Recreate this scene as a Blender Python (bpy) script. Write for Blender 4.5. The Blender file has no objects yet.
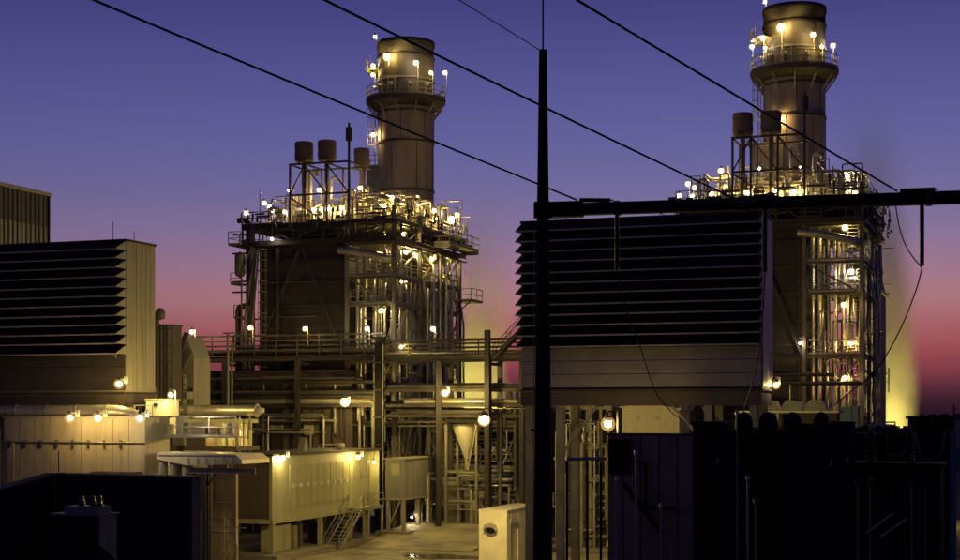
import bpy, math, random
from mathutils import Vector, Matrix

# ------------------------------------------------------------------ camera, sky, exposure
SC = bpy.context.scene
COL = SC.collection
FPX, HOR, CZ = 1522.0, 413.0, 10.0          # focal length in photo pixels, horizon row, eye height
cam_d = bpy.data.cameras.new("camera")
cam_d.sensor_width = 36.0
cam_d.lens = 36.0 * FPX / 960.0
cam_d.shift_y = (HOR - 280.0) / 960.0
cam_d.clip_start, cam_d.clip_end = 0.5, 9000.0
cam = bpy.data.objects.new("camera", cam_d)
cam.location = (0, 0, CZ)
cam.rotation_euler = (math.radians(90), 0, 0)
COL.objects.link(cam)
SC.camera = cam

SC.render.engine = "CYCLES"
SC.view_settings.view_transform = "Standard"
SC.view_settings.look = "None"
SC.view_settings.exposure = 0.0
SC.view_settings.gamma = 1.0
cy = SC.cycles
cy.use_denoising = True
cy.use_light_tree = True
cy.max_bounces = 5
cy.diffuse_bounces = 2
cy.glossy_bounces = 2
cy.volume_bounces = 1
cy.sample_clamp_indirect = 2.0
cy.sample_clamp_direct = 0.0
cy.volume_step_rate = 2.0
cy.volume_max_steps = 128


def srgb(r, g, b):
    def f(c):
        c /= 255.0
        return c / 12.92 if c <= 0.04045 else ((c + 0.055) / 1.055) ** 2.4
    return (f(r), f(g), f(b), 1.0)


def ramp(nt, stops):
    n = nt.nodes.new("ShaderNodeValToRGB")
    cr = n.color_ramp
    while len(cr.elements) > 1:
        cr.elements.remove(cr.elements[-1])
    cr.elements[0].position, cr.elements[0].color = stops[0]
    for p, c in stops[1:]:
        e = cr.elements.new(p)
        e.color = c
    return n


W = bpy.data.worlds.new("World")
SC.world = W
W.use_nodes = True
nt = W.node_tree
nt.nodes.clear()
out = nt.nodes.new("ShaderNodeOutputWorld")
tc = nt.nodes.new("ShaderNodeTexCoord")
sep = nt.nodes.new("ShaderNodeSeparateXYZ")
nt.links.new(tc.outputs["Generated"], sep.inputs[0])
mr = nt.nodes.new("ShaderNodeMapRange")       # sine of the elevation, 0..0.5
mr.inputs["From Min"].default_value = -0.02
mr.inputs["From Max"].default_value = 0.48
nt.links.new(sep.outputs["Z"], mr.inputs["Value"])


def P(e):
    return (e + 0.02) / 0.5


west = ramp(nt, [(0.0, srgb(30, 16, 34)), (P(0.002), srgb(42, 20, 40)), (P(0.0085), srgb(59, 28, 46)), (P(0.017), srgb(90, 42, 60)),
                 (P(0.028), srgb(134, 61, 76)), (P(0.040), srgb(160, 76, 86)), (P(0.054), srgb(173, 97, 105)), (P(0.072), srgb(180, 122, 130)),
                 (P(0.084), srgb(174, 124, 142)), (P(0.113), srgb(144, 120, 158)), (P(0.139), srgb(120, 111, 160)),
                 (P(0.172), srgb(103, 101, 161)), (P(0.20), srgb(93, 92, 156)), (P(0.235), srgb(80, 79, 144)),
                 (P(0.258), srgb(69, 68, 132)), (P(0.36), srgb(44, 44, 98)), (1.0, srgb(16, 17, 42))])
east = ramp(nt, [(0.0, srgb(34, 26, 38)), (P(0.03), srgb(44, 32, 44)), (P(0.075), srgb(58, 46, 66)), (P(0.12), srgb(76, 68, 112)), (P(0.17), srgb(72, 70, 124)), (P(0.26), srgb(50, 49, 106)),
                 (P(0.4), srgb(28, 28, 68)), (1.0, srgb(15, 16, 40))])
nt.links.new(mr.outputs[0], west.inputs[0])
nt.links.new(mr.outputs[0], east.inputs[0])
az = nt.nodes.new("ShaderNodeVectorMath")
az.operation = "DOT_PRODUCT"
az.inputs[1].default_value = (0.139, 0.990, 0.0)   # the sun went down to the right of the view
nt.links.new(tc.outputs["Generated"], az.inputs[0])
azm = nt.nodes.new("ShaderNodeMapRange")
azm.inputs["From Min"].default_value = 0.68
azm.inputs["From Max"].default_value = 1.03
nt.links.new(az.outputs["Value"], azm.inputs["Value"])
mix = nt.nodes.new("ShaderNodeMix")
mix.data_type = "RGBA"
nt.links.new(azm.outputs[0], mix.inputs["Factor"])
nt.links.new(east.outputs[0], mix.inputs["A"])
nt.links.new(west.outputs[0], mix.inputs["B"])
bg1 = nt.nodes.new("ShaderNodeBackground")
bg1.inputs["Strength"].default_value = 0.97
nt.links.new(mix.outputs["Result"], bg1.inputs[0])
sky = nt.nodes.new("ShaderNodeTexSky")           # the last physical light of a sun just under the horizon
sky.sky_type = "NISHITA"
sky.sun_disc = False
sky.sun_elevation = math.radians(-4)
sky.sun_rotation = math.radians(8)
bg2 = nt.nodes.new("ShaderNodeBackground")
bg2.inputs["Strength"].default_value = 0.05
nt.links.new(sky.outputs[0], bg2.inputs[0])
add = nt.nodes.new("ShaderNodeAddShader")
nt.links.new(bg1.outputs[0], add.inputs[0])
nt.links.new(bg2.outputs[0], add.inputs[1])
nt.links.new(add.outputs[0], out.inputs["Surface"])

# ------------------------------------------------------------------ frames: the plant's own axes
ANG = math.radians(-19.5)
CA, SA = math.cos(ANG), -math.sin(ANG)           # u = (CA,-SA), v = (SA,CA)


class Frame:
    def __init__(s, ox, oy, ang=ANG):
        s.o = (ox, oy)
        s.ang = ang
        s.c, s.s = math.cos(ang), -math.sin(ang)

    def w(s, a, b, z=0.0):
        return (s.o[0] + s.c * a + s.s * b, s.o[1] - s.s * a + s.c * b, z)

    def at_b(s, px, py=HOR, b=0.0):
        k = (px - 480.0) / FPX
        a = (k * (s.o[1] + s.c * b) - s.o[0] - s.s * b) / (s.c + k * s.s)
        Y = s.o[1] - s.s * a + s.c * b
        return a, CZ + (HOR - py) / FPX * Y

    def at_a(s, px, py=HOR, a=0.0):
        k = (px - 480.0) / FPX
        b = (k * (s.o[1] - s.s * a) - s.o[0] - s.c * a) / (s.s - k * s.c)
        Y = s.o[1] - s.s * a + s.c * b
        return b, CZ + (HOR - py) / FPX * Y


def seen(px, D, py=HOR):
    return ((px - 480.0) / FPX * D, D, CZ + (HOR - py) / FPX * D)


def frame_at(px, D, ang=ANG):
    p = seen(px, D)
    return Frame(p[0], p[1], ang)


# ------------------------------------------------------------------ mesh helpers
class MB:
    def __init__(s):
        s.v, s.f, s.sm = [], [], []

    def add(s, vs, fs, smooth=False):
        n = len(s.v)
        s.v += [tuple(v) for v in vs]
        s.f += [tuple(i + n for i in f) for f in fs]
        s.sm += [smooth] * len(fs)
        return s

    def box(s, x0, y0, z0, x1, y1, z1):
        x0, x1 = min(x0, x1), max(x0, x1)
        y0, y1 = min(y0, y1), max(y0, y1)
        z0, z1 = min(z0, z1), max(z0, z1)
        return s.add([(x0, y0, z0), (x1, y0, z0), (x1, y1, z0), (x0, y1, z0), (x0, y0, z1), (x1, y0, z1), (x1, y1, z1), (x0, y1, z1)],
                     [(0, 3, 2, 1), (4, 5, 6, 7), (0, 1, 5, 4), (1, 2, 6, 5), (2, 3, 7, 6), (3, 0, 4, 7)])

    def basis(s, p, q):
        d = (Vector(q) - Vector(p)).normalized()
        up = Vector((0, 0, 1)) if abs(d.z) < 0.9 else Vector((0, 1, 0))
        x = d.cross(up).normalized()
        return d, x, x.cross(d).normalized()

    def bar(s, p, q, w, h=None):
        h = h or w
        p, q = Vector(p), Vector(q)
        d, x, y = s.basis(p, q)
        vs = []
        for c in (p, q):
            for i, j in ((-1, -1), (1, -1), (1, 1), (-1, 1)):
                vs.append(c + x * (i * w / 2) + y * (j * h / 2))
        return s.add(vs, [(0, 1, 2, 3), (7, 6, 5, 4), (0, 4, 5, 1), (1, 5, 6, 2), (2, 6, 7, 3), (3, 7, 4, 0)])

    def ibar(s, p, q, w, h=None):
        h = h or w
        p, q = Vector(p), Vector(q)
        d, x, y = s.basis(p, q)
        t = w * 0.12
        s.bar(p + y * (h / 2 - t / 2), q + y * (h / 2 - t / 2), w, t)
        s.bar(p - y * (h / 2 - t / 2), q - y * (h / 2 - t / 2), w, t)
        return s.bar(p, q, t, h - 2 * t)

    def ring(s, c, x, y, r, n):
        return [c + x * (r * math.cos(2 * math.pi * i / n)) + y * (r * math.sin(2 * math.pi * i / n)) for i in range(n)]

    def tube(s, p, q, r, n=8, r2=None, caps=True):
        p, q = Vector(p), Vector(q)
        r2 = r if r2 is None else r2
        d, x, y = s.basis(p, q)
        a, b = s.ring(p, x, y, r, n), s.ring(q, x, y, r2, n)
        s.add(a + b, [(i, (i + 1) % n, n + (i + 1) % n, n + i) for i in range(n)], True)
        if caps:
            s.add(a, [tuple(reversed(range(n)))])
            s.add(b, [tuple(range(n))])
        return s

    def pipe(s, pts, r, n=8, bend=None):
        pts = [Vector(p) for p in pts]
        bend = bend if bend is not None else r * 2.2
        path = [pts[0]]
        for i in range(1, len(pts) - 1):
            a, b, c = pts[i - 1], pts[i], pts[i + 1]
            d1, d2 = (b - a), (c - b)
            l = min(bend, d1.length * 0.45, d2.length * 0.45)
            d1.normalize(); d2.normalize()
            p0, p2 = b - d1 * l, b + d2 * l
            for k in range(4):
                t = k / 3.0
                path.append(p0 * (1 - t) ** 2 + b * (2 * t * (1 - t)) + p2 * t * t)
        path.append(pts[-1])
        d = (path[1] - path[0]).normalized()
        up = Vector((0, 0, 1)) if abs(d.z) < 0.9 else Vector((0, 1, 0))
        x = d.cross(up).normalized()
        rings = []
        for i, c in enumerate(path):
            if i == 0:
                t = path[1] - path[0]
            elif i == len(path) - 1:
                t = path[-1] - path[-2]
            else:
                t = (path[i + 1] - path[i]).normalized() + (path[i] - path[i - 1]).normalized()
            if t.length < 1e-6:
                t = d
            t.normalize()
            x = (x - t * x.dot(t))
            if x.length < 1e-5:
                x = t.orthogonal()
            x.normalize()
            rings.append(s.ring(c, x, t.cross(x), r, n))
        vs = [v for rg in rings for v in rg]
        fs = []
        for k in range(len(rings) - 1):
            for i in range(n):
                j = (i + 1) % n
                fs.append((k * n + i, k * n + j, (k + 1) * n + j, (k + 1) * n + i))
        s.add(vs, fs, True)
        s.add(rings[0], [tuple(reversed(range(n)))])
        s.add(rings[-1], [tuple(range(n))])
        return s

    def lathe(s, prof, c=(0, 0, 0), n=24, smooth=True):
        cx, cyy, cz = c
        vs, fs = [], []
        for r, z in prof:
            for i in range(n):
                a = 2 * math.pi * i / n
                vs.append((cx + r * math.cos(a), cyy + r * math.sin(a), cz + z))
        for k in range(len(prof) - 1):
            for i in range(n):
                j = (i + 1) % n
                fs.append((k * n + i, k * n + j, (k + 1) * n + j, (k + 1) * n + i))
        return s.add(vs, fs, smooth)

    def prism(s, poly, a, b, axis="x"):
        """poly of 2-D points extruded from a to b along axis"""
        n = len(poly)

        def mk(t, p):
            return (t, p[0], p[1]) if axis == "x" else ((p[0], t, p[1]) if axis == "y" else (p[0], p[1], t))
        vs = [mk(a, p) for p in poly] + [mk(b, p) for p in poly]
        fs = [tuple(reversed(range(n))), tuple(range(n, 2 * n))]
        fs += [(i, (i + 1) % n, n + (i + 1) % n, n + i) for i in range(n)]
        return s.add(vs, fs)

    def ico(s, c, r, sub=0):
        t = (1 + 5 ** 0.5) / 2
        vs = [Vector(v).normalized() for v in ((-1, t, 0), (1, t, 0), (-1, -t, 0), (1, -t, 0), (0, -1, t), (0, 1, t), (0, -1, -t),
                                               (0, 1, -t), (t, 0, -1), (t, 0, 1), (-t, 0, -1), (-t, 0, 1))]
        fs = [(0, 11, 5), (0, 5, 1), (0, 1, 7), (0, 7, 10), (0, 10, 11), (1, 5, 9), (5, 11, 4), (11, 10, 2), (10, 7, 6), (7, 1, 8),
              (3, 9, 4), (3, 4, 2), (3, 2, 6), (3, 6, 8), (3, 8, 9), (4, 9, 5), (2, 4, 11), (6, 2, 10), (8, 6, 7), (9, 8, 1)]
        for _ in range(sub):
            nf, mid = [], {}

            def m(i, j):
                k = (min(i, j), max(i, j))
                if k not in mid:
                    vs.append((vs[i] + vs[j]).normalized())
                    mid[k] = len(vs) - 1
                return mid[k]
            for a, b, cc in fs:
                ab, bc, ca = m(a, b), m(b, cc), m(cc, a)
                nf += [(a, ab, ca), (b, bc, ab), (cc, ca, bc), (ab, bc, ca)]
            fs = nf
        c = Vector(c)
        return s.add([c + v * r for v in vs], fs, True)

    def mesh(s, name, m):
        me = bpy.data.meshes.new(name)
        me.from_pydata(s.v, [], s.f)
        me.polygons.foreach_set("use_smooth", s.sm)
        if m is not None:
            me.materials.append(m)
        me.update()
        return me


def tag(o, label=None, cat=None, group=None, kind=None):
    if label: o["label"] = label
    if cat: o["category"] = cat
    if group: o["group"] = group
    if kind: o["kind"] = kind
    return o


def thing(name, label, cat, fr, a=0, b=0, z=0, group=None):
    o = bpy.data.objects.new(name, None)
    o.location = fr.w(a, b, z)
    o.rotation_euler = (0, 0, fr.ang)
    o.empty_display_size = 0.3
    COL.objects.link(o)
    return tag(o, label, cat, group)


def part(parent, name, mb, m, label=None):
    o = bpy.data.objects.new(name, mb.mesh(name, m))
    COL.objects.link(o)
    o.parent = parent
    if label: o["label"] = label
    return o


def solo(name, mb, m, fr, label, cat, group=None, a=0, b=0, z=0):
    o = bpy.data.objects.new(name, mb.mesh(name, m))
    COL.objects.link(o)
    o.location = fr.w(a, b, z)
    o.rotation_euler = (0, 0, fr.ang)
    return tag(o, label, cat, group)


def structure(name, mb, m, fr=None):
    o = bpy.data.objects.new(name, mb.mesh(name, m))
    COL.objects.link(o)
    if fr:
        o.location = fr.w(0, 0, 0)
        o.rotation_euler = (0, 0, fr.ang)
    o["kind"] = "structure"
    return o


WORLD = Frame(0, 0, 0.0)


# ------------------------------------------------------------------ materials
def mat(name, c1, c2=None, rough=0.6, metal=0.0, scale=1.2, streak=0.0, bump=0.0, bscale=30.0, spec=0.5, detail=5.0):
    m = bpy.data.materials.new(name)
    m.use_nodes = True
    t = m.node_tree
    b = t.nodes["Principled BSDF"]
    c2 = c2 or tuple(x * 0.62 for x in c1)
    tcn = t.nodes.new("ShaderNodeTexCoord")
    mp = t.nodes.new("ShaderNodeMapping")
    mp.inputs["Scale"].default_value = (1, 1, 1 - streak)
    t.links.new(tcn.outputs["Object"], mp.inputs[0])
    n = t.nodes.new("ShaderNodeTexNoise")
    n.inputs["Scale"].default_value = scale
    n.inputs["Detail"].default_value = detail
    n.inputs["Roughness"].default_value = 0.65
    t.links.new(mp.outputs[0], n.inputs["Vector"])
    r = ramp(t, [(0.32, (*c2, 1)), (0.62, (*c1, 1))])
    t.links.new(n.outputs["Fac"], r.inputs[0])
    col_out = r.outputs[0]
    if streak > 0:
        mp2 = t.nodes.new("ShaderNodeMapping")
        mp2.inputs["Scale"].default_value = (1.6, 1.6, .22)
        n3 = t.nodes.new("ShaderNodeTexNoise")
        n3.inputs["Scale"].default_value = .9
        n3.inputs["Detail"].default_value = 6
        n3.inputs["Roughness"].default_value = .7
        t.links.new(tcn.outputs["Object"], mp2.inputs[0])
        t.links.new(mp2.outputs[0], n3.inputs["Vector"])
        r3 = ramp(t, [(.3, (.7, .64, .57, 1)), (.46, (.93, .92, .9, 1)), (.7, (1, 1, 1, 1))])
        t.links.new(n3.outputs["Fac"], r3.inputs[0])
        mm = t.nodes.new("ShaderNodeMix")
        mm.data_type = "RGBA"
        mm.blend_type = "MULTIPLY"
        mm.inputs["Factor"].default_value = 1.0
        t.links.new(col_out, mm.inputs["A"])
        t.links.new(r3.outputs[0], mm.inputs["B"])
        col_out = mm.outputs["Result"]
    t.links.new(col_out, b.inputs["Base Color"])
    b.inputs["Metallic"].default_value = metal
    b.inputs["Specular IOR Level"].default_value = spec
    rr = t.nodes.new("ShaderNodeMapRange")
    rr.inputs["To Min"].default_value = max(0.05, rough - 0.12)
    rr.inputs["To Max"].default_value = min(1, rough + 0.12)
    t.links.new(n.outputs["Fac"], rr.inputs["Value"])
    t.links.new(rr.outputs[0], b.inputs["Roughness"])
    if bump:
        n2 = t.nodes.new("ShaderNodeTexNoise")
        n2.inputs["Scale"].default_value = bscale
        n2.inputs["Detail"].default_value = 3
        t.links.new(tcn.outputs["Object"], n2.inputs["Vector"])
        bp = t.nodes.new("ShaderNodeBump")
        bp.inputs["Strength"].default_value = bump
        bp.inputs["Distance"].default_value = 0.05
        t.links.new(n2.outputs["Fac"], bp.inputs["Height"])
        t.links.new(bp.outputs[0], b.inputs["Normal"])
    return m


M = {}
M["steel"] = mat("painted_steel", (0.34, 0.31, 0.25), rough=0.55, scale=0.8)
M["frame"] = mat("boiler_steelwork", (0.19, 0.165, 0.14), rough=0.5, scale=0.8)
M["dark_steel"] = mat("dark_steel", (0.055, 0.046, 0.045), rough=0.6)
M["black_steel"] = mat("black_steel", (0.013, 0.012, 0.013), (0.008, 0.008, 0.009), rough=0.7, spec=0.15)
M["galv"] = mat("galvanised_steel", (0.5, 0.48, 0.42), (0.34, 0.32, 0.28), rough=0.33, metal=0.6, scale=3)
M["clad"] = mat("aluminium_cladding", (0.62, 0.58, 0.48), (0.45, 0.42, 0.34), rough=0.38, metal=0.6, scale=2)
M["casing"] = mat("boiler_casing", (0.05, 0.04, 0.042), (0.032, 0.026, 0.028), rough=0.7, scale=0.5, streak=0.8)
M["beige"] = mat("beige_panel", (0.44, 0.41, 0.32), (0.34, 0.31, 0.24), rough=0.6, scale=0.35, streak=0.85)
M["fire"] = mat("fire_wall_concrete", (0.55, 0.4, 0.28), (0.36, 0.26, 0.18), rough=0.9, scale=0.7, streak=0.5)
M["cream"] = mat("cream_panel", (0.5, 0.49, 0.31), (0.4, 0.39, 0.25), rough=0.55, scale=0.5, streak=0.85)
M["board"] = mat("painted_board", (0.34, 0.3, 0.33), (0.25, 0.215, 0.235), rough=0.6, scale=0.6, streak=-0.5)
M["stiff"] = mat("casing_stiffener", (0.07, 0.056, 0.055), rough=0.6)
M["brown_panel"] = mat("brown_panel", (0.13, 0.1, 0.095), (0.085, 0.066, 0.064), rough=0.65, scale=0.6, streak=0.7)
M["roof"] = mat("dark_roof", (0.08, 0.07, 0.065), rough=0.7)
M["stack"] = mat("stack_steel", (0.4, 0.32, 0.3), (0.26, 0.21, 0.2), rough=0.6, scale=0.45, streak=0.9)
M["stack_dark"] = mat("sooty_stack_steel", (0.1, 0.08, 0.072), (0.05, 0.04, 0.038), rough=0.7, scale=0.6, streak=0.9)
M["silencer"] = mat("silencer_steel", (0.2, 0.15, 0.13), (0.13, 0.1, 0.09), rough=0.6, scale=2)
M["concrete"] = mat("concrete", (0.34, 0.3, 0.24), (0.22, 0.19, 0.155), rough=0.85, scale=0.6, bump=0.3, bscale=12)
M["road"] = mat("concrete_road", (0.5, 0.45, 0.33), (0.15, 0.13, 0.1), rough=0.65, scale=0.3, detail=9.0, bump=0.25, bscale=8)
M["ground"] = mat("gravel_ground", (0.10, 0.088, 0.072), (0.045, 0.04, 0.035), rough=0.95, scale=0.25, bump=0.5, bscale=10)
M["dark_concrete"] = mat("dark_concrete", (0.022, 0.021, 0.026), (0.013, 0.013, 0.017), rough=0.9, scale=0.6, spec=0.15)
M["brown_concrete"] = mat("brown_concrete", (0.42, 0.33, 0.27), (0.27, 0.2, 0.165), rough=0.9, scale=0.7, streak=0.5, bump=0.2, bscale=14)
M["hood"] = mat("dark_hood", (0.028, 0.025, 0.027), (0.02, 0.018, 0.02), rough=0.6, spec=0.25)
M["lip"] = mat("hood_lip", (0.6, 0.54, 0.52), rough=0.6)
M["screen"] = mat("filter_screen", (0.02, 0.018, 0.02), rough=0.9, spec=0.1)
M["white"] = mat("white_paint", (0.74, 0.7, 0.57), (0.56, 0.52, 0.42), rough=0.5, scale=.8)
M["grey_box"] = mat("grey_container", (0.3, 0.3, 0.3), (0.22, 0.22, 0.21), rough=0.6, scale=0.5, streak=0.8)
M["teal"] = mat("blue_grey_paint", (0.12, 0.2, 0.24), (0.08, 0.14, 0.18), rough=0.6)
M["porcelain"] = mat("brown_porcelain", (0.045, 0.03, 0.028), rough=0.3)
M["wire"] = mat("weathered_conductor", (0.03, 0.03, 0.035), rough=0.6, metal=0.3)
M["lamp_body"] = mat("lamp_housing", (0.3, 0.28, 0.25), rough=0.5)
M["tree"] = mat("distant_foliage", (0.03, 0.032, 0.028), (0.015, 0.016, 0.014), rough=1.0)
M["window"] = mat("dark_window", (0.02, 0.02, 0.025), rough=0.15)
M["stain"] = mat("oil_stained_concrete", (0.2, 0.18, 0.135), (0.12, 0.105, 0.08), rough=.5, scale=2)
M["water"] = mat("wet_concrete", (0.14, 0.125, 0.09), (0.1, 0.09, 0.07), rough=0.16)


def emit(name, color, strength):
    m = bpy.data.materials.new(name)
    m.use_nodes = True
    t = m.node_tree
    t.nodes.clear()
    o = t.nodes.new("ShaderNodeOutputMaterial")
    e = t.nodes.new("ShaderNodeEmission")
    e.inputs[0].default_value = (*color, 1)
    e.inputs[1].default_value = strength
    t.links.new(e.outputs[0], o.inputs[0])
    return m


SODIUM = (1.0, 0.72, 0.2)
WARM = (1.0, 0.74, 0.27)
PALE = (1.0, 0.82, 0.5)
AMBER = (1.0, 0.64, 0.19)
_em = {}


GAIN = 2.8


def bulb_mat(color, watts, r):
    watts = watts * GAIN
    L = watts / (4 * math.pi * r * r * math.pi)
    L = round(L / 5) * 5 + 5
    k = (color, L)
    if k not in _em:
        _em[k] = emit("lamp_glow", color, L)
    return _em[k]


_gl = {}


def halo_mat(color):
    """added shell that imitates the halo round a bulb: part clear, part glowing"""
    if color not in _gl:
        m = bpy.data.materials.new("halo_glow")
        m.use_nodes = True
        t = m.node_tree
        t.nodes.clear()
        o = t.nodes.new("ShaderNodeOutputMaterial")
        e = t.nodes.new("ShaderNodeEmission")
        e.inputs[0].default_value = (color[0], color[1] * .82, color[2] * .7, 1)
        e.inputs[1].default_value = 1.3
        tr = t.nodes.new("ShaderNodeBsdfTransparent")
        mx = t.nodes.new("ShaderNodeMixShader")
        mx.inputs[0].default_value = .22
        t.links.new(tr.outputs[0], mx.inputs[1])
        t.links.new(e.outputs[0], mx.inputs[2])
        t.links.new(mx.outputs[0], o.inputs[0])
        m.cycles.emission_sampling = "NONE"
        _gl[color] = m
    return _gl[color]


# ------------------------------------------------------------------ lamps
def lamp(x, y, z, label, kind="post", floor=None, watts=150, r=0.2, color=WARM, ang=ANG, group=None, cat="lamp", reach=0.7):
    """a work light at the world point x, y, z; local -y looks to the camera side"""
    fr = Frame(x, y, ang)
    names = {"post": "pole_lamp", "wall": "wall_lamp", "flood": "floodlight", "hang": "pendant_lamp", "mast": "mast_lamp"}
    h = 0.9 if floor is None else max(0.5, z - floor)
    t = thing(names[kind], label, cat, fr, 0, 0, z - h if kind == "post" else z, group)
    if kind == "post":
        part(t, "post", MB().pipe([(0.0, 0.5, 0), (0, 0.5, h + 0.28), (0, 0, h + 0.3)], 0.035, 6, 0.2), M["galv"])
        c = (0, 0, h)
    elif kind == "wall":
        part(t, "bracket", MB().bar((0, reach, 0.25), (0, 0.02, 0.3), 0.06).box(-0.12, reach, 0.05, 0.12, reach + 0.05, 0.45), M["galv"])
        c = (0, 0, 0)
    elif kind == "flood":
        part(t, "bracket", MB().bar((0, 0.5, -0.4), (0, 0.22, 0), 0.06).bar((0, 0.5, -0.9), (0, 0.5, -0.35), 0.06), M["galv"])
        c = (0, 0, 0)
    elif kind == "mast":
        part(t, "mast", MB().tube((reach, 0.3, -z), (reach, 0.3, r + .5), 0.06, 8), M["dark_steel"])
        part(t, "arm", MB().pipe([(reach, 0.3, r + .42), (0, 0, r + .42), (0, 0, r + .2)], 0.03, 8, 0.25), M["dark_steel"])
        c = (0, 0, 0)
    else:
        part(t, "bracket", MB().tube((0, 0, 0.25), (0, 0, 1.0), 0.03, 6), M["galv"])
        c = (0, 0, 0)
    if kind == "flood":
        part(t, "housing", MB().prism([(0.1, -r), (0.4, -r * 0.5), (0.4, r * 0.5), (0.1, r)], -r, r, "x"), M["lamp_body"])
    else:
        part(t, "housing", MB().lathe([(0.02, r + 0.25), (r * 0.8, r + 0.12), (r * 1.15, r * 0.8), (r * 1.05, r * 0.8), (0.02, r + 0.1)], c, 10), M["lamp_body"])
    if color == WARM:
        color = (AMBER, SODIUM, WARM, AMBER, PALE)[int(abs(x * 7.3 + z * 3.1)) % 5]
    part(t, "halo_shell", MB().ico(c, r * (1.8 if r < .24 else 1.45), 2 if r > .24 else 1), halo_mat(color))  # added glowing shell, imitates the halo round the bulb
    part(t, "bulb", MB().ico(c, r, 1 if r > 0.24 else 0), bulb_mat(color, watts, r))
    return t


# ------------------------------------------------------------------ the ground
mb = MB()
R_ = 8000.0
mb.add([(-R_, -300, 0), (R_, -300, 0), (R_, R_, 0), (-R_, R_, 0)], [(0, 1, 2, 3)])
structure("ground", mb, M["ground"])

# ------------------------------------------------------------------ generic steelwork parts
def railing(th, p, q, h=1.07, name="railing", r=0.028, m=None, toe=True):
    p, q = Vector(p), Vector(q)
    L = (q - p).length
    n = max(1, round(L / 1.6))
    up = Vector((0, 0, 1))
    mb = MB()
    for i in range(n + 1):
        c = p + (q - p) * (i / n)
        mb.bar(c, c + up * h, r * 2)
    for k in (0.5, 1.0):
        mb.bar(p + up * h * k, q + up * h * k, r * 2)
    if toe:
        mb.bar(p + up * 0.06, q + up * 0.06, 0.02, 0.12)
    return part(th, name, mb, m or M["steel"])


def stair(th, p, q, w, m=None, wdir=(0, 1, 0), rails=True):
    """a flight from p (bottom) to q (top); w wide along wdir"""
    p, q, d = Vector(p), Vector(q), Vector(wdir)
    mb = MB()
    for s in (-0.5, 0.5):
        mb.bar(p + d * w * s, q + d * w * s, 0.06, 0.22)
        if rails:
            up = Vector((0, 0, 1.0))
            mb.bar(p + d * w * s + up, q + d * w * s + up, 0.05)
            mb.bar(p + d * w * s + up * 0.5, q + d * w * s + up * 0.5, 0.04)
            for i in range(4):
                c = p + (q - p) * (i / 3.0) + d * w * s
                mb.bar(c, c + up, 0.05)
    n = max(3, int(abs(q.z - p.z) / 0.25))
    run = Vector((q.x - p.x, q.y - p.y, 0)).normalized() * 0.13
    for i in range(1, n):
        c = p + (q - p) * (i / n)
        mb.bar(c - d * w * 0.48, c + d * w * 0.48, 0.24, 0.03) if False else mb.add(
            [c - d * w * .48 - run, c + d * w * .48 - run, c + d * w * .48 + run, c - d * w * .48 + run,
             c - d * w * .48 - run + Vector((0, 0, -.03)), c + d * w * .48 - run + Vector((0, 0, -.03)),
             c + d * w * .48 + run + Vector((0, 0, -.03)), c - d * w * .48 + run + Vector((0, 0, -.03))],
            [(0, 1, 2, 3), (7, 6, 5, 4), (0, 4, 5, 1), (1, 5, 6, 2), (2, 6, 7, 3), (3, 7, 4, 0)])
    return part(th, "stair_flight", mb, m or M["galv"])


def ladder(th, x, y, z0, z1, m=None, cage=True, face=-1, w=0.5):
    mb = MB()
    for s in (-0.5, 0.5):
        mb.bar((x + w * s, y, z0), (x + w * s, y, z1), 0.06)
    z = z0 + 0.2
    while z < z1 - 0.1:
        mb.bar((x - w / 2, y, z), (x + w / 2, y, z), 0.03)
        z += 0.3
    if cage:
        z = z0 + 2.2
        hoops = []
        while z < z1:
            pts = [(x + 0.38 * math.cos(a), y + face * (0.05 + 0.68 * math.sin(a)), z) for a in [math.pi * i / 6 for i in range(7)]]
            for i in range(6):
                mb.bar(pts[i], pts[i + 1], 0.03, 0.06)
            hoops.append(pts)
            z += 0.9
        if len(hoops) > 1:
            for i in (1, 3, 5):
                mb.bar(hoops[0][i], hoops[-1][i], 0.03)
    return part(th, "ladder", mb, m or M["steel"])


def valve(th, c, s=0.25, m=None):
    x, y, z = c
    mb = MB()
    mb.lathe([(0.02, -s), (s * .8, -s), (s * .8, -s * .75), (s * .45, -s * .5), (s * .6, 0), (s * .45, s * .5), (s * .3, s * 1.3), (s * .12, s * 1.3),
              (s * .12, s * 2.2), (0.01, s * 2.2)], (x, y, z), 8)
    o = part(th, "valve", mb, m or M["clad"])
    w = MB()
    n = 10
    ps = [(x + s * 0.8 * math.cos(2 * math.pi * i / n), y + s * 0.8 * math.sin(2 * math.pi * i / n), z + s * 2.2) for i in range(n)]
    for i in range(n):
        w.bar(ps[i], ps[(i + 1) % n], s * .15)
    w.bar(ps[0], ps[5], s * .12)
    part(o, "handwheel", w, M["steel"])
    return o


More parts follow.
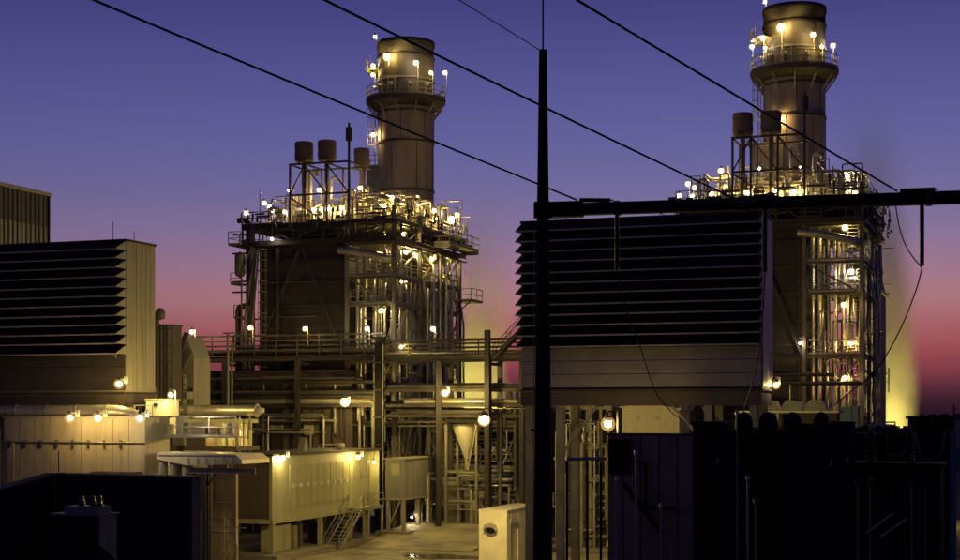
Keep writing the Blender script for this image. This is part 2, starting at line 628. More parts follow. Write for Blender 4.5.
def clutter(th, box, n, seed, rmin=0.05, rmax=0.16, mats=("clad", "galv", "steel"), valves=4, vertical=0.4, floor=None):
    """orthogonal pipe runs threading a box (x0,y0,z0,x1,y1,z1)"""
    rnd = random.Random(seed)
    lo, hi = box[:3], box[3:]
    for i in range(n):
        r = rmin + (rmax - rmin) * rnd.random() ** 2.2
        p = [rnd.uniform(lo[k], hi[k]) for k in range(3)]
        start_floor = floor is not None and rnd.random() < 0.8
        if start_floor:
            p[2] = floor
        pts = [tuple(p)]
        ax = 2 if (start_floor or rnd.random() < vertical) else rnd.randint(0, 1)
        for _ in range(rnd.randint(2, 5)):
            for _try in range(6):
                t = rnd.uniform(lo[ax], hi[ax])
                if abs(t - p[ax]) > 0.5:
                    break
            else:
                break
            p[ax] = t
            pts.append(tuple(p))
            ax = rnd.choice([k for k in range(3) if k != ax])
        if start_floor and rnd.random() < 0.5:
            pts.append((p[0], p[1], floor)) if abs(p[2] - floor) > 0.5 and len(pts) > 1 and pts[-1][:2] != pts[-2][:2] or True else None
        q = [pts[0]]
        for c in pts[1:]:
            if (Vector(c) - Vector(q[-1])).length > 0.15:
                q.append(c)
        if len(q) < 2:
            continue
        part(th, "pipe", MB().pipe(q, r, 8), M[rnd.choice(mats)])
    for i in range(valves):
        valve(th, [rnd.uniform(lo[k], hi[k]) for k in range(3)][:2] + [(floor or lo[2]) + rnd.uniform(0.5, 1.4)], rnd.uniform(0.18, 0.32))


# ------------------------------------------------------------------ the two steam boilers and their stacks
UL = Frame(-7.2, 148.0)
UR = Frame(28.0, 135.6)


def boiler(fr, seed, label, galleries=True):
    rnd = random.Random(seed)
    th = thing("steam_boiler", label, "boiler", fr, group="steam boilers under the stacks")
    # casing and its stiffeners
    part(th, "casing", MB().box(-4.7, -21.3, 2.5, 3.5, -4.2, 24.05), M["casing"])
    part(th, "outlet_duct", MB().prism([(-4.2, 4.0), (-1.2, 4.0), (-1.2, 16.0), (-4.2, 20.0)], -3.2, 3.2, "x"), M["casing"])
    for k in range(11):
        z = 3.4 + k * 1.95
        part(th, "stiffener", MB().ibar((-4.65, -21.42, z), (3.45, -21.42, z), 0.22, 0.2), M["stiff"])
        part(th, "stiffener", MB().ibar((3.6, -21.2, z), (3.6, -4.3, z), 0.2, 0.2), M["stiff"])
    for k in range(5):
        x = -4.5 + k * 1.95
        part(th, "stiffener", MB().box(x - 0.05, -21.36, 2.6, x + 0.05, -21.3, 23.5), M["stiff"])
    # columns
    for x, y, z1 in [(-5.0, -22, 25.6), (3.75, -22, 25.6), (7.96, -22, 27.0), (-5.0, -15, 24), (7.96, -16.3, 26.8), (7.96, -11.5, 26.8),
                     (7.96, -6.5, 24), (4.2, -11.5, 24), (4.2, -5.0, 24), (-5.0, -6, 24)]:
        part(th, "column", MB().ibar((x, y, 0), (x, y, z1), 0.3), M["frame"])
    part(th, "column", MB().ibar((-2.6, -22, 0), (-2.6, -22, 24), 0.3), M["dark_steel"])
    part(th, "column", MB().ibar((0.6, -22, 0), (0.6, -22, 9), 0.3), M["dark_steel"])
    # beams on the front and the right side
    for z in (4.5, 9.0, 14.2, 24.0):
        part(th, "beam", MB().ibar((-5.0, -22.0, z), (3.58, -22.0, z), 0.26, 0.36), M["dark_steel"])
    for z in (4.5, 9.0, 14.2, 18.9, 21.2, 24.0):
        part(th, "beam", MB().ibar((3.92, -22.0, z), (7.79, -22.0, z), 0.18, 0.22), M["frame"])
        part(th, "beam", MB().ibar((7.96, -21.8, z), (7.96, -16.5, z), 0.24, 0.3), M["frame"])
        part(th, "beam", MB().ibar((7.96, -16.1, z), (7.96, -11.7, z), 0.24, 0.3), M["frame"])
        part(th, "beam", MB().ibar((7.96, -11.3, z), (7.96, -6.7, z), 0.24, 0.3), M["frame"])
    # chevron braces across the casing, X braces in the side bays
    for z0, z1 in ((14.3, 23.8), (4.6, 14.0)):
        part(th, "brace", MB().bar((-4.9, -21.95, z0), (-0.6, -21.95, z1), 0.16), M["dark_steel"])
        part(th, "brace", MB().bar((3.6, -21.95, z0), (-0.4, -21.95, z1), 0.16), M["dark_steel"])
    for y0, y1 in ((-21.8, -16.5), (-16.1, -11.7), (-11.3, -6.7)):
        for z0, z1 in ((4.6, 9), (9.1, 14.1), (14.3, 18.8), (21.3, 23.9)):
            if rnd.random() < 0.75:
                part(th, "brace", MB().bar((8.0, y0, z0), (8.0, y1, z1), 0.12), M["frame"])
    part(th, "brace", MB().bar((4.0, -22.05, 9.1), (7.8, -22.05, 14.1), 0.13), M["frame"])
    part(th, "brace", MB().bar((7.8, -22.05, 18.9), (4.0, -22.05, 21.1), 0.13), M["frame"])
    # edge truss under the top deck
    part(th, "truss_chord", MB().ibar((-5.9, -22.3, 24.3), (8.1, -22.3, 24.3), 0.3, 0.4), M["dark_steel"])
    part(th, "truss_chord", MB().ibar((-5.9, -22.3, 25.75), (8.1, -22.3, 25.75), 0.26, 0.3), M["dark_steel"])
    part(th, "truss_chord", MB().ibar((8.2, -22.1, 24.3), (8.2, -5.5, 24.3), 0.26, 0.36), M["frame"])
    part(th, "truss_chord", MB().ibar((8.2, -22.1, 25.75), (8.2, -5.5, 25.75), 0.24, 0.28), M["frame"])
    xs = [-5.8, -3.9, -1.1, 1.75, 3.6, 7.9]
    for i in range(5):
        a, b = (24.45, 25.65) if i % 2 == 0 else (25.65, 24.45)
        part(th, "truss_brace", MB().bar((xs[i], -22.32, a), (xs[i + 1], -22.32, b), 0.12), M["dark_steel"])
        part(th, "truss_post", MB().bar((xs[i], -22.3, 24.45), (xs[i], -22.3, 25.65), 0.14), M["dark_steel"])
    for i in range(6):
        y = -22 + i * 2.7
        part(th, "truss_brace", MB().bar((8.2, y, 24.45 if i % 2 else 25.65), (8.2, y + 2.7, 25.65 if i % 2 else 24.45), 0.1), M["frame"])
    # decks
    part(th, "deck", MB().box(-5.9, -22.1, 25.5, 8.05, -3.2, 25.62), M["dark_steel"])
    part(th, "service_floor", MB().box(3.95, -21.8, 23.95, 7.8, -4, 24.05), M["frame"])
    for z in (9.2, 14.4, 19.1, 21.4):
        part(th, "platform", MB().box(4.0, -21.8, z, 7.8, -17.6, z + 0.08), M["galv"])
        part(th, "platform", MB().box(5.9, -17.6, z, 7.8, -5, z + 0.08), M["galv"])
        railing(th, (4.0, -21.9, z), (7.8, -21.9, z))
        railing(th, (7.9, -21.7, z), (7.9, -16.6, z))
        railing(th, (7.9, -16.0, z), (7.9, -11.8, z))
        railing(th, (7.9, -11.2, z), (7.9, -6.0, z))
    zs = [0.1, 4.6, 9.2, 14.4, 19.1, 24.0]
    for i in range(5):
        ya, yb = (-21.3, -17.9) if i % 2 else (-17.9, -21.3)
        stair(th, (7.2, ya, zs[i]), (7.2, yb, zs[i + 1] if i < 4 else 24.0), 0.8, wdir=(1, 0, 0))
    # railings round the top deck
    railing(th, (-5.9, -22.25, 25.9), (-2.0, -22.25, 25.9))
    railing(th, (3.9, -22.25, 25.9), (8.1, -22.25, 25.9))
    railing(th, (8.15, -22.2, 25.9), (8.15, -14.0, 25.9))
    railing(th, (8.15, -13.5, 25.9), (8.15, -5.0, 25.9))
    railing(th, (-5.85, -22.2, 25.62), (-5.85, -4.0, 25.62))
    railing(th, (-5.8, -3.3, 25.62), (8.0, -3.3, 25.62))
    # left hand gallery with its vertical drain line
    part(th, "platform", MB().box(-7.1, -22.4, 24.2, -5.95, -18.5, 24.3), M["frame"])
    railing(th, (-7.1, -22.4, 24.3), (-5.95, -22.4, 24.3))
    railing(th, (-7.1, -22.4, 24.3), (-7.1, -18.5, 24.3))
    part(th, "drain_pipe", MB().pipe([(-6.6, -21.6, 26.4), (-5.6, -21.6, 26.4), (-5.6, -21.6, 19.1), (-6.6, -21.6, 19.1), (-6.6, -21.6, 0.2)], 0.24, 10, 0.5), M["dark_steel"])
    part(th, "separator", MB().lathe([(0.05, -1.1), (0.35, -0.95), (0.45, -0.7), (0.45, 0.7), (0.35, 0.95), (0.05, 1.1)], (-6.2, -22.0, 22.6), 14), M["frame"])
    for z in (20.3, 21.2, 23.6, 25.2):
        part(th, "pipe_bracket", MB().bar((-7.1, -21.6, z), (-5.1, -21.6, z), 0.14), M["dark_steel"])
    part(th, "small_platform", MB().box(-7.0, -22.2, 20.9, -5.9, -20.8, 21.0), M["frame"])
    railing(th, (-7.0, -22.2, 21.0), (-5.9, -22.2, 21.0), 0.9)
    for z in (11.0, 15.5, 18.0):
        part(th, "flank_platform", MB().box(-6.6, -22.3, z, -5.2, -20.2, z + .08), M["dark_steel"])
        railing(th, (-6.6, -22.3, z + .08), (-5.2, -22.3, z + .08), m=M["dark_steel"])
    for k in range(9):
        x = -5.9 + rnd.uniform(0, 1.2)
        part(th, "flank_pipe", MB().pipe([(x, -22.6 + rnd.uniform(0, .6), rnd.uniform(1, 10)), (x, -22.4, rnd.uniform(14, 24)), (x + .7, -22.0, 24.0)], rnd.uniform(.05, .13), 8), M[rnd.choice(("frame", "dark_steel"))])
    ladder(th, -4.0, -21.9, 9.0, 24.2, M["frame"])
    for k in range(6):
        z = 6.5 + k * 2.9
        part(th, "front_conduit", MB().pipe([(-4.6, -21.75, z), (rnd.uniform(-2, 2), -21.75, z), (rnd.uniform(-1, 3), -21.75, z + 1.2)][:2], .05, 6), M["frame"])
    # steam drums and vessels on the deck
    for y, z, r, x0, x1 in ((-17.6, 27.2, 0.8, -3.2, 3.6), (-10.2, 27.3, 0.95, -3.6, 5.6)):
        mb = MB().tube((x0, y, z), (x1, y, z), r, 18)
        mb.lathe([(r, 0), (r * 0.8, .35), (r * 0.4, .55), (0.02, .6)], (0, 0, 0), 18) if False else None
        part(th, "steam_drum", mb, M["clad"])
        for x in (x0 + 0.8, x1 - 0.8):
            part(th, "drum_saddle", MB().prism([(y - r, 25.62), (y + r, 25.62), (y + r * .8, z - r * .5), (y - r * .8, z - r * .5)], x - 0.12, x + 0.12, "x"), M["frame"])
    for x, y, r, h in ((4.9, -15.2, 0.42, 3.2), (6.4, -12.6, 0.5, 2.6), (6.0, -8.2, 0.6, 3.0), (1.2, -12.8, 0.4, 3.6), (-1.6, -14.6, 0.45, 2.8)):
        part(th, "vessel", MB().lathe([(0.02, 0), (r, 0), (r, h - r * .6), (r * .75, h - r * .2), (0.02, h)], (x, y, 25.62), 16), M["clad"])
    # exhaust risers to the silencers with goosenecks
    for i in range(7):
        x = -4.4 + i * 1.35 + rnd.uniform(-.2, .2)
        y = rnd.uniform(-20.5, -18.6)
        h = rnd.uniform(1.6, 3.2)
        part(th, "relief_pipe", MB().pipe([(x, y, 25.6), (x, y, 25.6 + h), (x + 0.7, y, 25.6 + h), (x + 0.7, y, 25.6 + h * 0.45)], rnd.uniform(.07, .13), 8), M["clad"])
    clutter(th, (-5.4, -21.4, 26.0, 3.4, -5, 28.6), 34, seed + 1, 0.05, 0.15, floor=25.62, valves=10)
    clutter(th, (3.4, -21.6, 26.0, 7.9, -4.5, 29.0), 34, seed + 2, 0.05, 0.16, floor=25.62, valves=12)
    for k in range(9):
        x, y = -3.6 + k * .95 + rnd.uniform(-.3, .3), rnd.uniform(-18.8, -15.5)
        ht = rnd.uniform(28.4, 31.0)
        part(th, "tall_riser", MB().pipe([(x, y, 25.6), (x, y, ht), (x + .6, y, ht), (x + .6, y, ht - .5)][:2 + 2 * (k % 2 == 0)], rnd.uniform(.08, .2), 10), M["clad"])
    edge = MB()
    for k in range(170):
        if k % 5 < 3:
            p = [rnd.uniform(-5.9, 8.0), rnd.uniform(-23.0, -22.5), rnd.uniform(24.2, 26.9)]
        else:
            p = [rnd.uniform(8.35, 8.9), rnd.uniform(-22, -6), rnd.uniform(24.2, 26.9)]
        ax = 2 if rnd.random() < .45 else (0 if k % 5 < 3 else 1)
        q = list(p)
        q[ax] += rnd.uniform(.4, 1.6) * (1 if ax != 2 else .7)
        edge.bar(p, q, rnd.choice((.06, .09, .14)))
    part(th, "edge_piping", edge, M["dark_steel"])["kind"] = "stuff"
    bay = MB()
    for k in range(210):
        if k % 2:
            p = [rnd.uniform(4.0, 7.8), rnd.uniform(-22.0, -18.0), rnd.uniform(3, 23.8)]
            ax = rnd.choice((0, 2, 2, 1))
        else:
            p = [rnd.uniform(7.0, 8.7), rnd.uniform(-21.5, -6), rnd.uniform(3, 23.8)]
            ax = rnd.choice((1, 2, 2, 0))
        q = list(p)
        q[ax] += rnd.uniform(.4, 2.2) if ax else rnd.uniform(.3, .9)
        q[2] = min(q[2], 24.0)
        if (Vector(p) - Vector(q)).length > .1:
            bay.bar(p, q, rnd.choice((.05, .07, .1)))
    part(th, "bay_piping", bay, M["galv"])["kind"] = "stuff"
    # equipment frames on the deck
    for (x0, x1, y, z1) in ((3.9, 5.6, -19.2, 28.0), (5.9, 7.7, -17.0, 28.6), (4.4, 6.4, -11.0, 28.9)):
        mb = MB()
        for x in (x0, x1):
            mb.bar((x, y, 25.62), (x, y, z1), 0.12)
            mb.bar((x, y + 1.4, 25.62), (x, y + 1.4, z1), 0.12)
            mb.bar((x, y, z1), (x, y + 1.4, z1), 0.12)
        for z in (26.8, z1):
            mb.bar((x0, y, z), (x1, y, z), 0.12)
            mb.bar((x0, y + 1.4, z), (x1, y + 1.4, z), 0.12)
        part(th, "equipment_frame", mb, M["galv"])
    # silencer support frame
    sx = (-1.67, -0.28, 1.75, 3.75)
    for x in sx:
        part(th, "frame_post", MB().bar((x, -21.6, 25.62), (x, -21.6, 31.0 if x < 3 else 33.0), 0.16), M["dark_steel"])
        part(th, "frame_post", MB().bar((x, -18.4, 25.62), (x, -18.4, 31.0), 0.14), M["frame"])
        part(th, "frame_beam", MB().bar((x, -21.6, 30.9), (x, -18.4, 30.9), 0.12), M["dark_steel"])
    for z in (28.3, 30.9):
        part(th, "frame_beam", MB().bar((-1.67, -21.68, z), (3.75, -21.68, z), 0.15), M["dark_steel"])
        part(th, "frame_beam", MB().bar((-1.67, -18.35, z), (3.75, -18.35, z), 0.13), M["frame"])
    for a, b, c, d in ((-1.67, 28.3, -0.28, 30.8), (1.75, 28.3, -0.28, 30.8), (-1.67, 28.2, 1.75, 25.8), (1.75, 30.8, 3.75, 28.3)):
        part(th, "frame_brace", MB().bar((a, -21.72, b), (c, -21.72, d), 0.1), M["dark_steel"])
    part(th, "horn", MB().tube((3.75, -21.6, 32.6), (3.75, -21.6, 33.7), 0.28, 12).tube((3.75, -21.6, 33.7), (3.75, -21.6, 34.1), 0.1, 8), M["dark_steel"])
    # right bay: risers, headers, the slanting downcomer and the tall side vessels
    for k, (x, r) in enumerate(((4.25, .15), (4.7, .2), (5.3, .1), (5.9, .08), (6.5, .13))):
        y = -21.0 + (k % 3) * 0.5
        part(th, "riser", MB().pipe([(x, y, rnd.uniform(2, 8)), (x, y, 23.4)] + ([(x, y + 1.5, 23.4)] if k % 2 else []), r, 10), M["clad"])
    part(th, "downcomer", MB().pipe([(3.4, -22.9, 23.4), (5.2, -22.9, 23.2), (7.6, -22.5, 22.6), (7.6, -21.4, 22.6)], 0.3, 12, 0.6), M["clad"])
    for x, y, r, z0, z1 in () if not galleries else ((6.0, -14.0, 0.8, 2, 19), (5.8, -9.3, 0.95, 1, 21.5), (6.3, -6.0, 0.7, 6, 23)):
        part(th, "side_vessel", MB().lathe([(0.02, z0), (r * .7, z0 + .15), (r, z0 + .5), (r, z1 - .5), (r * .7, z1 - .15), (0.02, z1)], (x, y, 0), 18), M["clad"])
    for k in range(7):
        y = -15.5 + k * 1.5
        part(th, "riser", MB().pipe([(8.35, y, rnd.uniform(1, 10)), (8.35, y, rnd.uniform(18, 24)), (7.4, y, 23.8)], rnd.uniform(.07, .15), 8), M[rnd.choice(("clad", "galv"))])
    clutter(th, (4.0, -21.5, 2.0, 7.7, -17, 23.5), 26, seed + 3, 0.05, 0.14, valves=6)
    clutter(th, (4.6, -16.5, 3.0, 8.6, -5, 23.5), 26, seed + 4, 0.05, 0.14, valves=0)
    clutter(th, (-5.6, -23.6, 1.0, 8.0, -22.6, 13.0), 14, seed + 5, 0.06, 0.15, mats=("steel", "dark_steel", "galv"), valves=0)
    small = MB()
    for k in range(230):
        p = [rnd.uniform(-5.4, 7.9), rnd.uniform(-21.6, -4.5), 25.7]
        q = [list(p)]
        p[2] += rnd.uniform(.5, 2.6); q.append(list(p))
        for _ in range(rnd.randint(0, 3)):
            ax = rnd.randint(0, 2)
            p[ax] += rnd.choice((-1, 1)) * rnd.uniform(.3, 1.2)
            p[2] = max(25.8, p[2])
            q.append(list(p))
        for a_, b_ in zip(q, q[1:]):
            if (Vector(a_) - Vector(b_)).length > .05:
                small.bar(a_, b_, .07)
    part(th, "small_piping", small, M["galv"])["kind"] = "stuff"
    if not galleries:
        return th
    # side galleries that stick out at the right
    part(th, "gallery", MB().box(8.3, -14.5, 24.6, 10.0, -7.0, 24.72).box(8.3, -14.5, 24.3, 10.0, -14.3, 24.6).box(8.3, -7.2, 24.3, 10.0, -7.0, 24.6), M["frame"])
    railing(th, (10.0, -14.5, 24.7), (10.0, -7.0, 24.7))
    railing(th, (8.3, -14.5, 24.7), (10.0, -14.5, 24.7))
    part(th, "gallery", MB().box(8.3, -9.0, 20.0, 10.0, -6.0, 20.12), M["dark_steel"])
    railing(th, (10.0, -9.0, 20.1), (10.0, -6.0, 20.1))
    railing(th, (8.3, -9.0, 20.1), (10.0, -9.0, 20.1))
    part(th, "gallery_brace", MB().bar((8.2, -9.0, 18.6), (9.9, -9.0, 20.0), 0.1), M["dark_steel"])
    part(th, "davit", MB().pipe([(8.4, -12.0, 25.6), (8.4, -12.0, 28.6), (10.2, -12.0, 28.6), (10.2, -12.0, 27.9)], 0.06, 8), M["galv"])
    return th


def stack(fr, label):
    th = thing("exhaust_stack", label, "chimney", fr, 0, 0, -0.75, group="exhaust stacks")
    R0 = 2.72
    part(th, "shell", MB().lathe([(R0, 0), (R0, 40.2)], n=48), M["stack"])
    part(th, "upper_shell", MB().lathe([(R0, 40.2), (R0, 46.2), (R0 + .09, 46.2), (R0 + .09, 46.7), (R0 - .12, 46.7), (R0 - .12, 40.5), (0.05, 40.4)], n=48), M["stack_dark"])
    for z in (20, 24, 28, 32.2, 36.9, 39.8, 42.9, 45.1):
        part(th, "ring", MB().lathe([(R0, z - .09), (R0 + .1, z - .09), (R0 + .1, z + .09), (R0, z + .09)], n=48, smooth=False), M["stack_dark"])
    zs = (20, 24, 28, 32.2, 36.9, 39.8)
    for k in range(5):      # vertical plate seams of each course
        for q in range(7):
            a = 2 * math.pi * (q + .37 * k) / 7
            c, s_ = math.cos(a), math.sin(a)
            part(th, "plate_seam", MB().bar(((R0 + .012) * c, (R0 + .012) * s_, zs[k] + .1), ((R0 + .012) * c, (R0 + .012) * s_, zs[k + 1] - .1), .05), M["stack_dark"])
    part(th, "platform", MB().lathe([(R0, 40.2), (3.35, 40.3), (3.85, 40.75), (3.9, 41.1), (R0, 41.1)], n=40, smooth=False), M["stack_dark"])
    # ring railing
    n = 28
    mb = MB()
    pts = [(3.82 * math.cos(2 * math.pi * i / n), 3.82 * math.sin(2 * math.pi * i / n)) for i in range(n)]
    for i in range(n):
        a, b = pts[i], pts[(i + 1) % n]
        mb.bar((*a, 41.1), (*a, 42.25), 0.06)
        for z in (41.65, 42.25):
            mb.bar((*a, z), (*b, z), 0.06)
        mb.bar((*a, 41.2), (*b, 41.2), 0.03, 0.18)
    part(th, "railing", mb, M["steel"])
    # underside brackets
    for i in range(12):
        a = 2 * math.pi * i / 12 + 0.15
        c, s = math.cos(a), math.sin(a)
        part(th, "bracket", MB().bar((R0 * c, R0 * s, 39.2), (3.7 * c, 3.7 * s, 40.5), 0.12), M["steel"])
    # small sampling platform near the rim, on the left
    mb = MB()
    for i in range(5):
        a = math.radians(160 + i * 14)
        mb.add([(R0 * math.cos(a), R0 * math.sin(a), 43.9), (3.9 * math.cos(a), 3.9 * math.sin(a), 43.9),
                (3.9 * math.cos(a + .26), 3.9 * math.sin(a + .26), 43.9), (R0 * math.cos(a + .26), R0 * math.sin(a + .26), 43.9)], [(0, 1, 2, 3)])
        p = (3.85 * math.cos(a), 3.85 * math.sin(a))
        q = (3.85 * math.cos(a + .245), 3.85 * math.sin(a + .245))
        mb.bar((*p, 43.9), (*p, 45.0), 0.06)
        mb.bar((*p, 45.0), (*q, 45.0), 0.05)
        mb.bar((*p, 44.4), (*q, 44.4), 0.05)
    part(th, "sampling_platform", mb, M["steel"])
    # caged ladder on the left flank
    a = math.radians(196)
    lad = ladder(th, 0, 0, 34.6, 41.0)
    lad.location = (3.05 * math.cos(a), 3.05 * math.sin(a), 0)
    lad.rotation_euler = (0, 0, a + math.pi / 2 + 0.4)
    # rest platform lower down
    part(th, "rest_platform", MB().box(-3.9, -1.9, 34.5, -1.8, 0.3, 34.65).box(-3.2, -2.2, 32.2, -1.6, -1.0, 34.4), M["steel"])
    railing(th, (-3.9, -1.9, 34.6), (-1.8, -1.9, 34.6))
    railing(th, (-3.9, -1.9, 34.6), (-3.9, 0.3, 34.6))
    # sampling boxes and rim frame pieces in front of the shell
    for a in (205, 232, 262, 300, 335):
        t = math.radians(a)
        c, s = math.cos(t), math.sin(t)
        part(th, "sample_port", MB().tube((R0 * c, R0 * s, 42.3), ((R0 + .4) * c, (R0 + .4) * s, 42.3), 0.16, 10), M["galv"])
    mb = MB()
    for k in range(3):
        mb.bar((-1.2 + k * 0.7, -3.3, 41.1), (-1.2 + k * 0.7, -3.3, 42.9), 0.06)
    mb.bar((-1.3, -3.3, 42.0), (0.3, -3.3, 42.0), 0.06).bar((-1.3, -3.3, 42.9), (0.3, -3.3, 42.9), 0.06)
    part(th, "hoist_frame", mb, M["galv"])
    # standing pipes along the lower shell
    for x, z1 in ((0.0, 29.6), (0.75, 28.6)):
        part(th, "riser", MB().tube((x, -3.1, 22), (x, -3.1, z1), 0.13, 8), M["clad"])
    part(th, "riser", MB().tube((-2.6, -2.2, 22), (-2.6, -2.2, 32.5), 0.1, 8), M["clad"])
    return th


def silencer(fr, x, y, label, r=0.78):
    th = thing("vent_silencer", label, "silencer", fr, x, y, 28.3, group="vent silencers over the boilers")
    part(th, "drum", MB().lathe([(0.2, 3.0), (r * .96, 3.05), (r, 3.15), (r, 4.65), (r * .97, 4.72), (r * .9, 4.72), (r * .9, 4.5), (0.02, 4.5)], n=24), M["silencer"])
    part(th, "band", MB().lathe([(r, 3.5), (r + .03, 3.5), (r + .03, 3.6), (r, 3.6)], n=24, smooth=False), M["silencer"])
    part(th, "band", MB().lathe([(r, 4.3), (r + .03, 4.3), (r + .03, 4.4), (r, 4.4)], n=24, smooth=False), M["silencer"])
    part(th, "inlet_pipe", MB().tube((0, 0, -2.6), (0, 0, 3.02), 0.2, 12), M["silencer"])
    part(th, "support_lug", MB().bar((-r - .1, 0, 2.9), (r + .1, 0, 2.9), 0.12).bar((0, -r - .1, 2.9), (0, r + .1, 2.9), 0.12), M["steel"])
    return th


boiler(UL, 11, "left steam boiler with open steelwork, a lit pipe deck and galleries, below left stack")
boiler(UR, 57, "right steam boiler half hidden by the louvred box, its stair bay beside the tall plume", False)
stack(UL, "left round exhaust stack with a ringed platform under its lit dark top")
stack(UR, "right round exhaust stack, the one that almost reaches the top of the photo")
for fr, s in ((UL, "left"), (UR, "right")):
    silencer(fr, -1.16, -20.0, "drum silencer farther to the left of the front pair beside the %s stack" % s)
    silencer(fr, 0.99, -20.0, "drum silencer farther to the right of the front pair beside the %s stack" % s)
silencer(UL, 2.2, -15.5, "small drum silencer partly behind the other two beside the left stack", r=0.68)


# ------------------------------------------------------------------ air filter houses with louvred fronts
def filter_house(fr, label, light_side):
    th = thing("filter_house", label, "filter house", fr, group="louvred air filter houses")
    L, Dp, z0, z1 = 12.75, 3.2, 11.25, 20.1
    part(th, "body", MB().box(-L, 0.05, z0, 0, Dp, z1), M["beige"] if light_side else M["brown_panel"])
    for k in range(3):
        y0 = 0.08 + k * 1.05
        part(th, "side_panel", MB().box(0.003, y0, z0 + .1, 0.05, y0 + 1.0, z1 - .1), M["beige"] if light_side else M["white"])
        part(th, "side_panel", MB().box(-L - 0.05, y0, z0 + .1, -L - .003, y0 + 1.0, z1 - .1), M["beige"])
    part(th, "roof", MB().box(-L - .1, -0.02, z1, .1, Dp + .1, z1 + .12), M["roof"])
    part(th, "filter_screen", MB().box(-L + .05, -0.03, 13.45, -.05, 0.04, z1 - .05), M["screen"])
    pitch = 0.555
    for k in range(12):
        zt = z1 - .02 - k * pitch
        zb = zt - 0.47 + ((k * 37) % 7 - 3) * .006
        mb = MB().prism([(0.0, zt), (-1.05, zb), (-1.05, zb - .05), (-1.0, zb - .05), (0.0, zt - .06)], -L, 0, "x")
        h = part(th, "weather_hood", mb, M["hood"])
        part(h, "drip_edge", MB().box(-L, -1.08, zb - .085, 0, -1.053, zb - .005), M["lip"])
        for x in (0.003, -L - .033):
            part(th, "end_plate", MB().prism([(0.0, zt), (-1.05, zb), (-1.05, zb - .05), (0, zb - .05)], x, x + .03, "x"), M["beige"])
    for k in range(3):
        za = z0 + .1 + k * 0.7
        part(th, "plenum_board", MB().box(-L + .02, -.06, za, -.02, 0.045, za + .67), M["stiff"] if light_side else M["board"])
    part(th, "sill", MB().box(-L - .1, -.35, z0 - .12, .1, Dp + .1, z0 - .003), M["dark_steel"])
    part(th, "girder", MB().box(-L, -.2, z0 - .85, 0.0, .05, z0 - .13), M["brown_panel"])
    part(th, "girder", MB().box(-L, Dp - .2, z0 - .85, 0.0, Dp, z0 - .13), M["brown_panel"])
    part(th, "girder", MB().box(-.2, .06, z0 - .85, 0.0, Dp - .21, z0 - .13), M["brown_panel"])
    for x in (-12.3, -10.6, -2.7, -0.4):
        for y in (0.0, 2.9):
            if x == -0.4 and y == 0.0 and False:
                continue
            part(th, "column", MB().ibar((x, y, 0), (x, y, z0 - .86), 0.4), M["steel"])
    part(th, "brace", MB().bar((-4.6, -.05, z0 - .9), (-2.8, -.05, 8.4), 0.13), M["steel"])
    part(th, "brace", MB().bar((-10.4, -.05, 8.0), (-8.6, -.05, z0 - .9), 0.13), M["steel"])
    part(th, "brace", MB().bar((-3.6, 2.9, z0 - .9), (-2.8, 2.9, 8.8), 0.13), M["steel"])
    part(th, "corner_trim", MB().box(0.0, -1.1, 13.2, 0.06, -1.04, 13.45), M["beige"])
    for x, h in ((-10.6, .5), (-1.5 if light_side else -4.0, 1.2), (-0.05, .6)):
        part(th, "lightning_rod", MB().tube((x, 1.0, z1 + .1), (x, 1.0, z1 + .1 + h), 0.022, 5), M["dark_steel"])
    return th


FL = Frame(-20.8, 89.3)
FRR = Frame(14.25, 76.9)
filter_house(FL, "louvred filter house at the left edge with a pale windowless end wall", True)
filter_house(FRR, "louvred filter house on columns behind the tall black pole, below the black beam", False)

# ------------------------------------------------------------------ far left hall
hall = frame_at(50, 120)
th = thing("turbine_hall", "two-tone ribbed hall behind the louvred box at the left edge, dark band over pale", "building", hall)
zt = CZ + 216 * 120 / FPX
part(th, "wall", MB().box(-14, -40, 0, 0, 0, CZ + 185 * 120 / FPX), M["beige"])
part(th, "upper_wall", MB().box(-14, -40, CZ + 187 * 120 / FPX - .15, 0.02, 0.02, zt), M["brown_panel"])
part(th, "parapet", MB().box(-14.1, -40.1, zt, 0.12, 0.1, zt + .3), M["beige"])
for k in range(26):
    y = -0.3 - k * 0.55
    part(th, "rib", MB().box(0.02, y - .06, 10, 0.09, y + .06, zt), M["brown_panel"] if False else M["dark_steel"])
part(th, "downpipe", MB().tube((0.15, -0.3, 0), (0.15, -0.3, zt), .07, 8), M["dark_steel"])

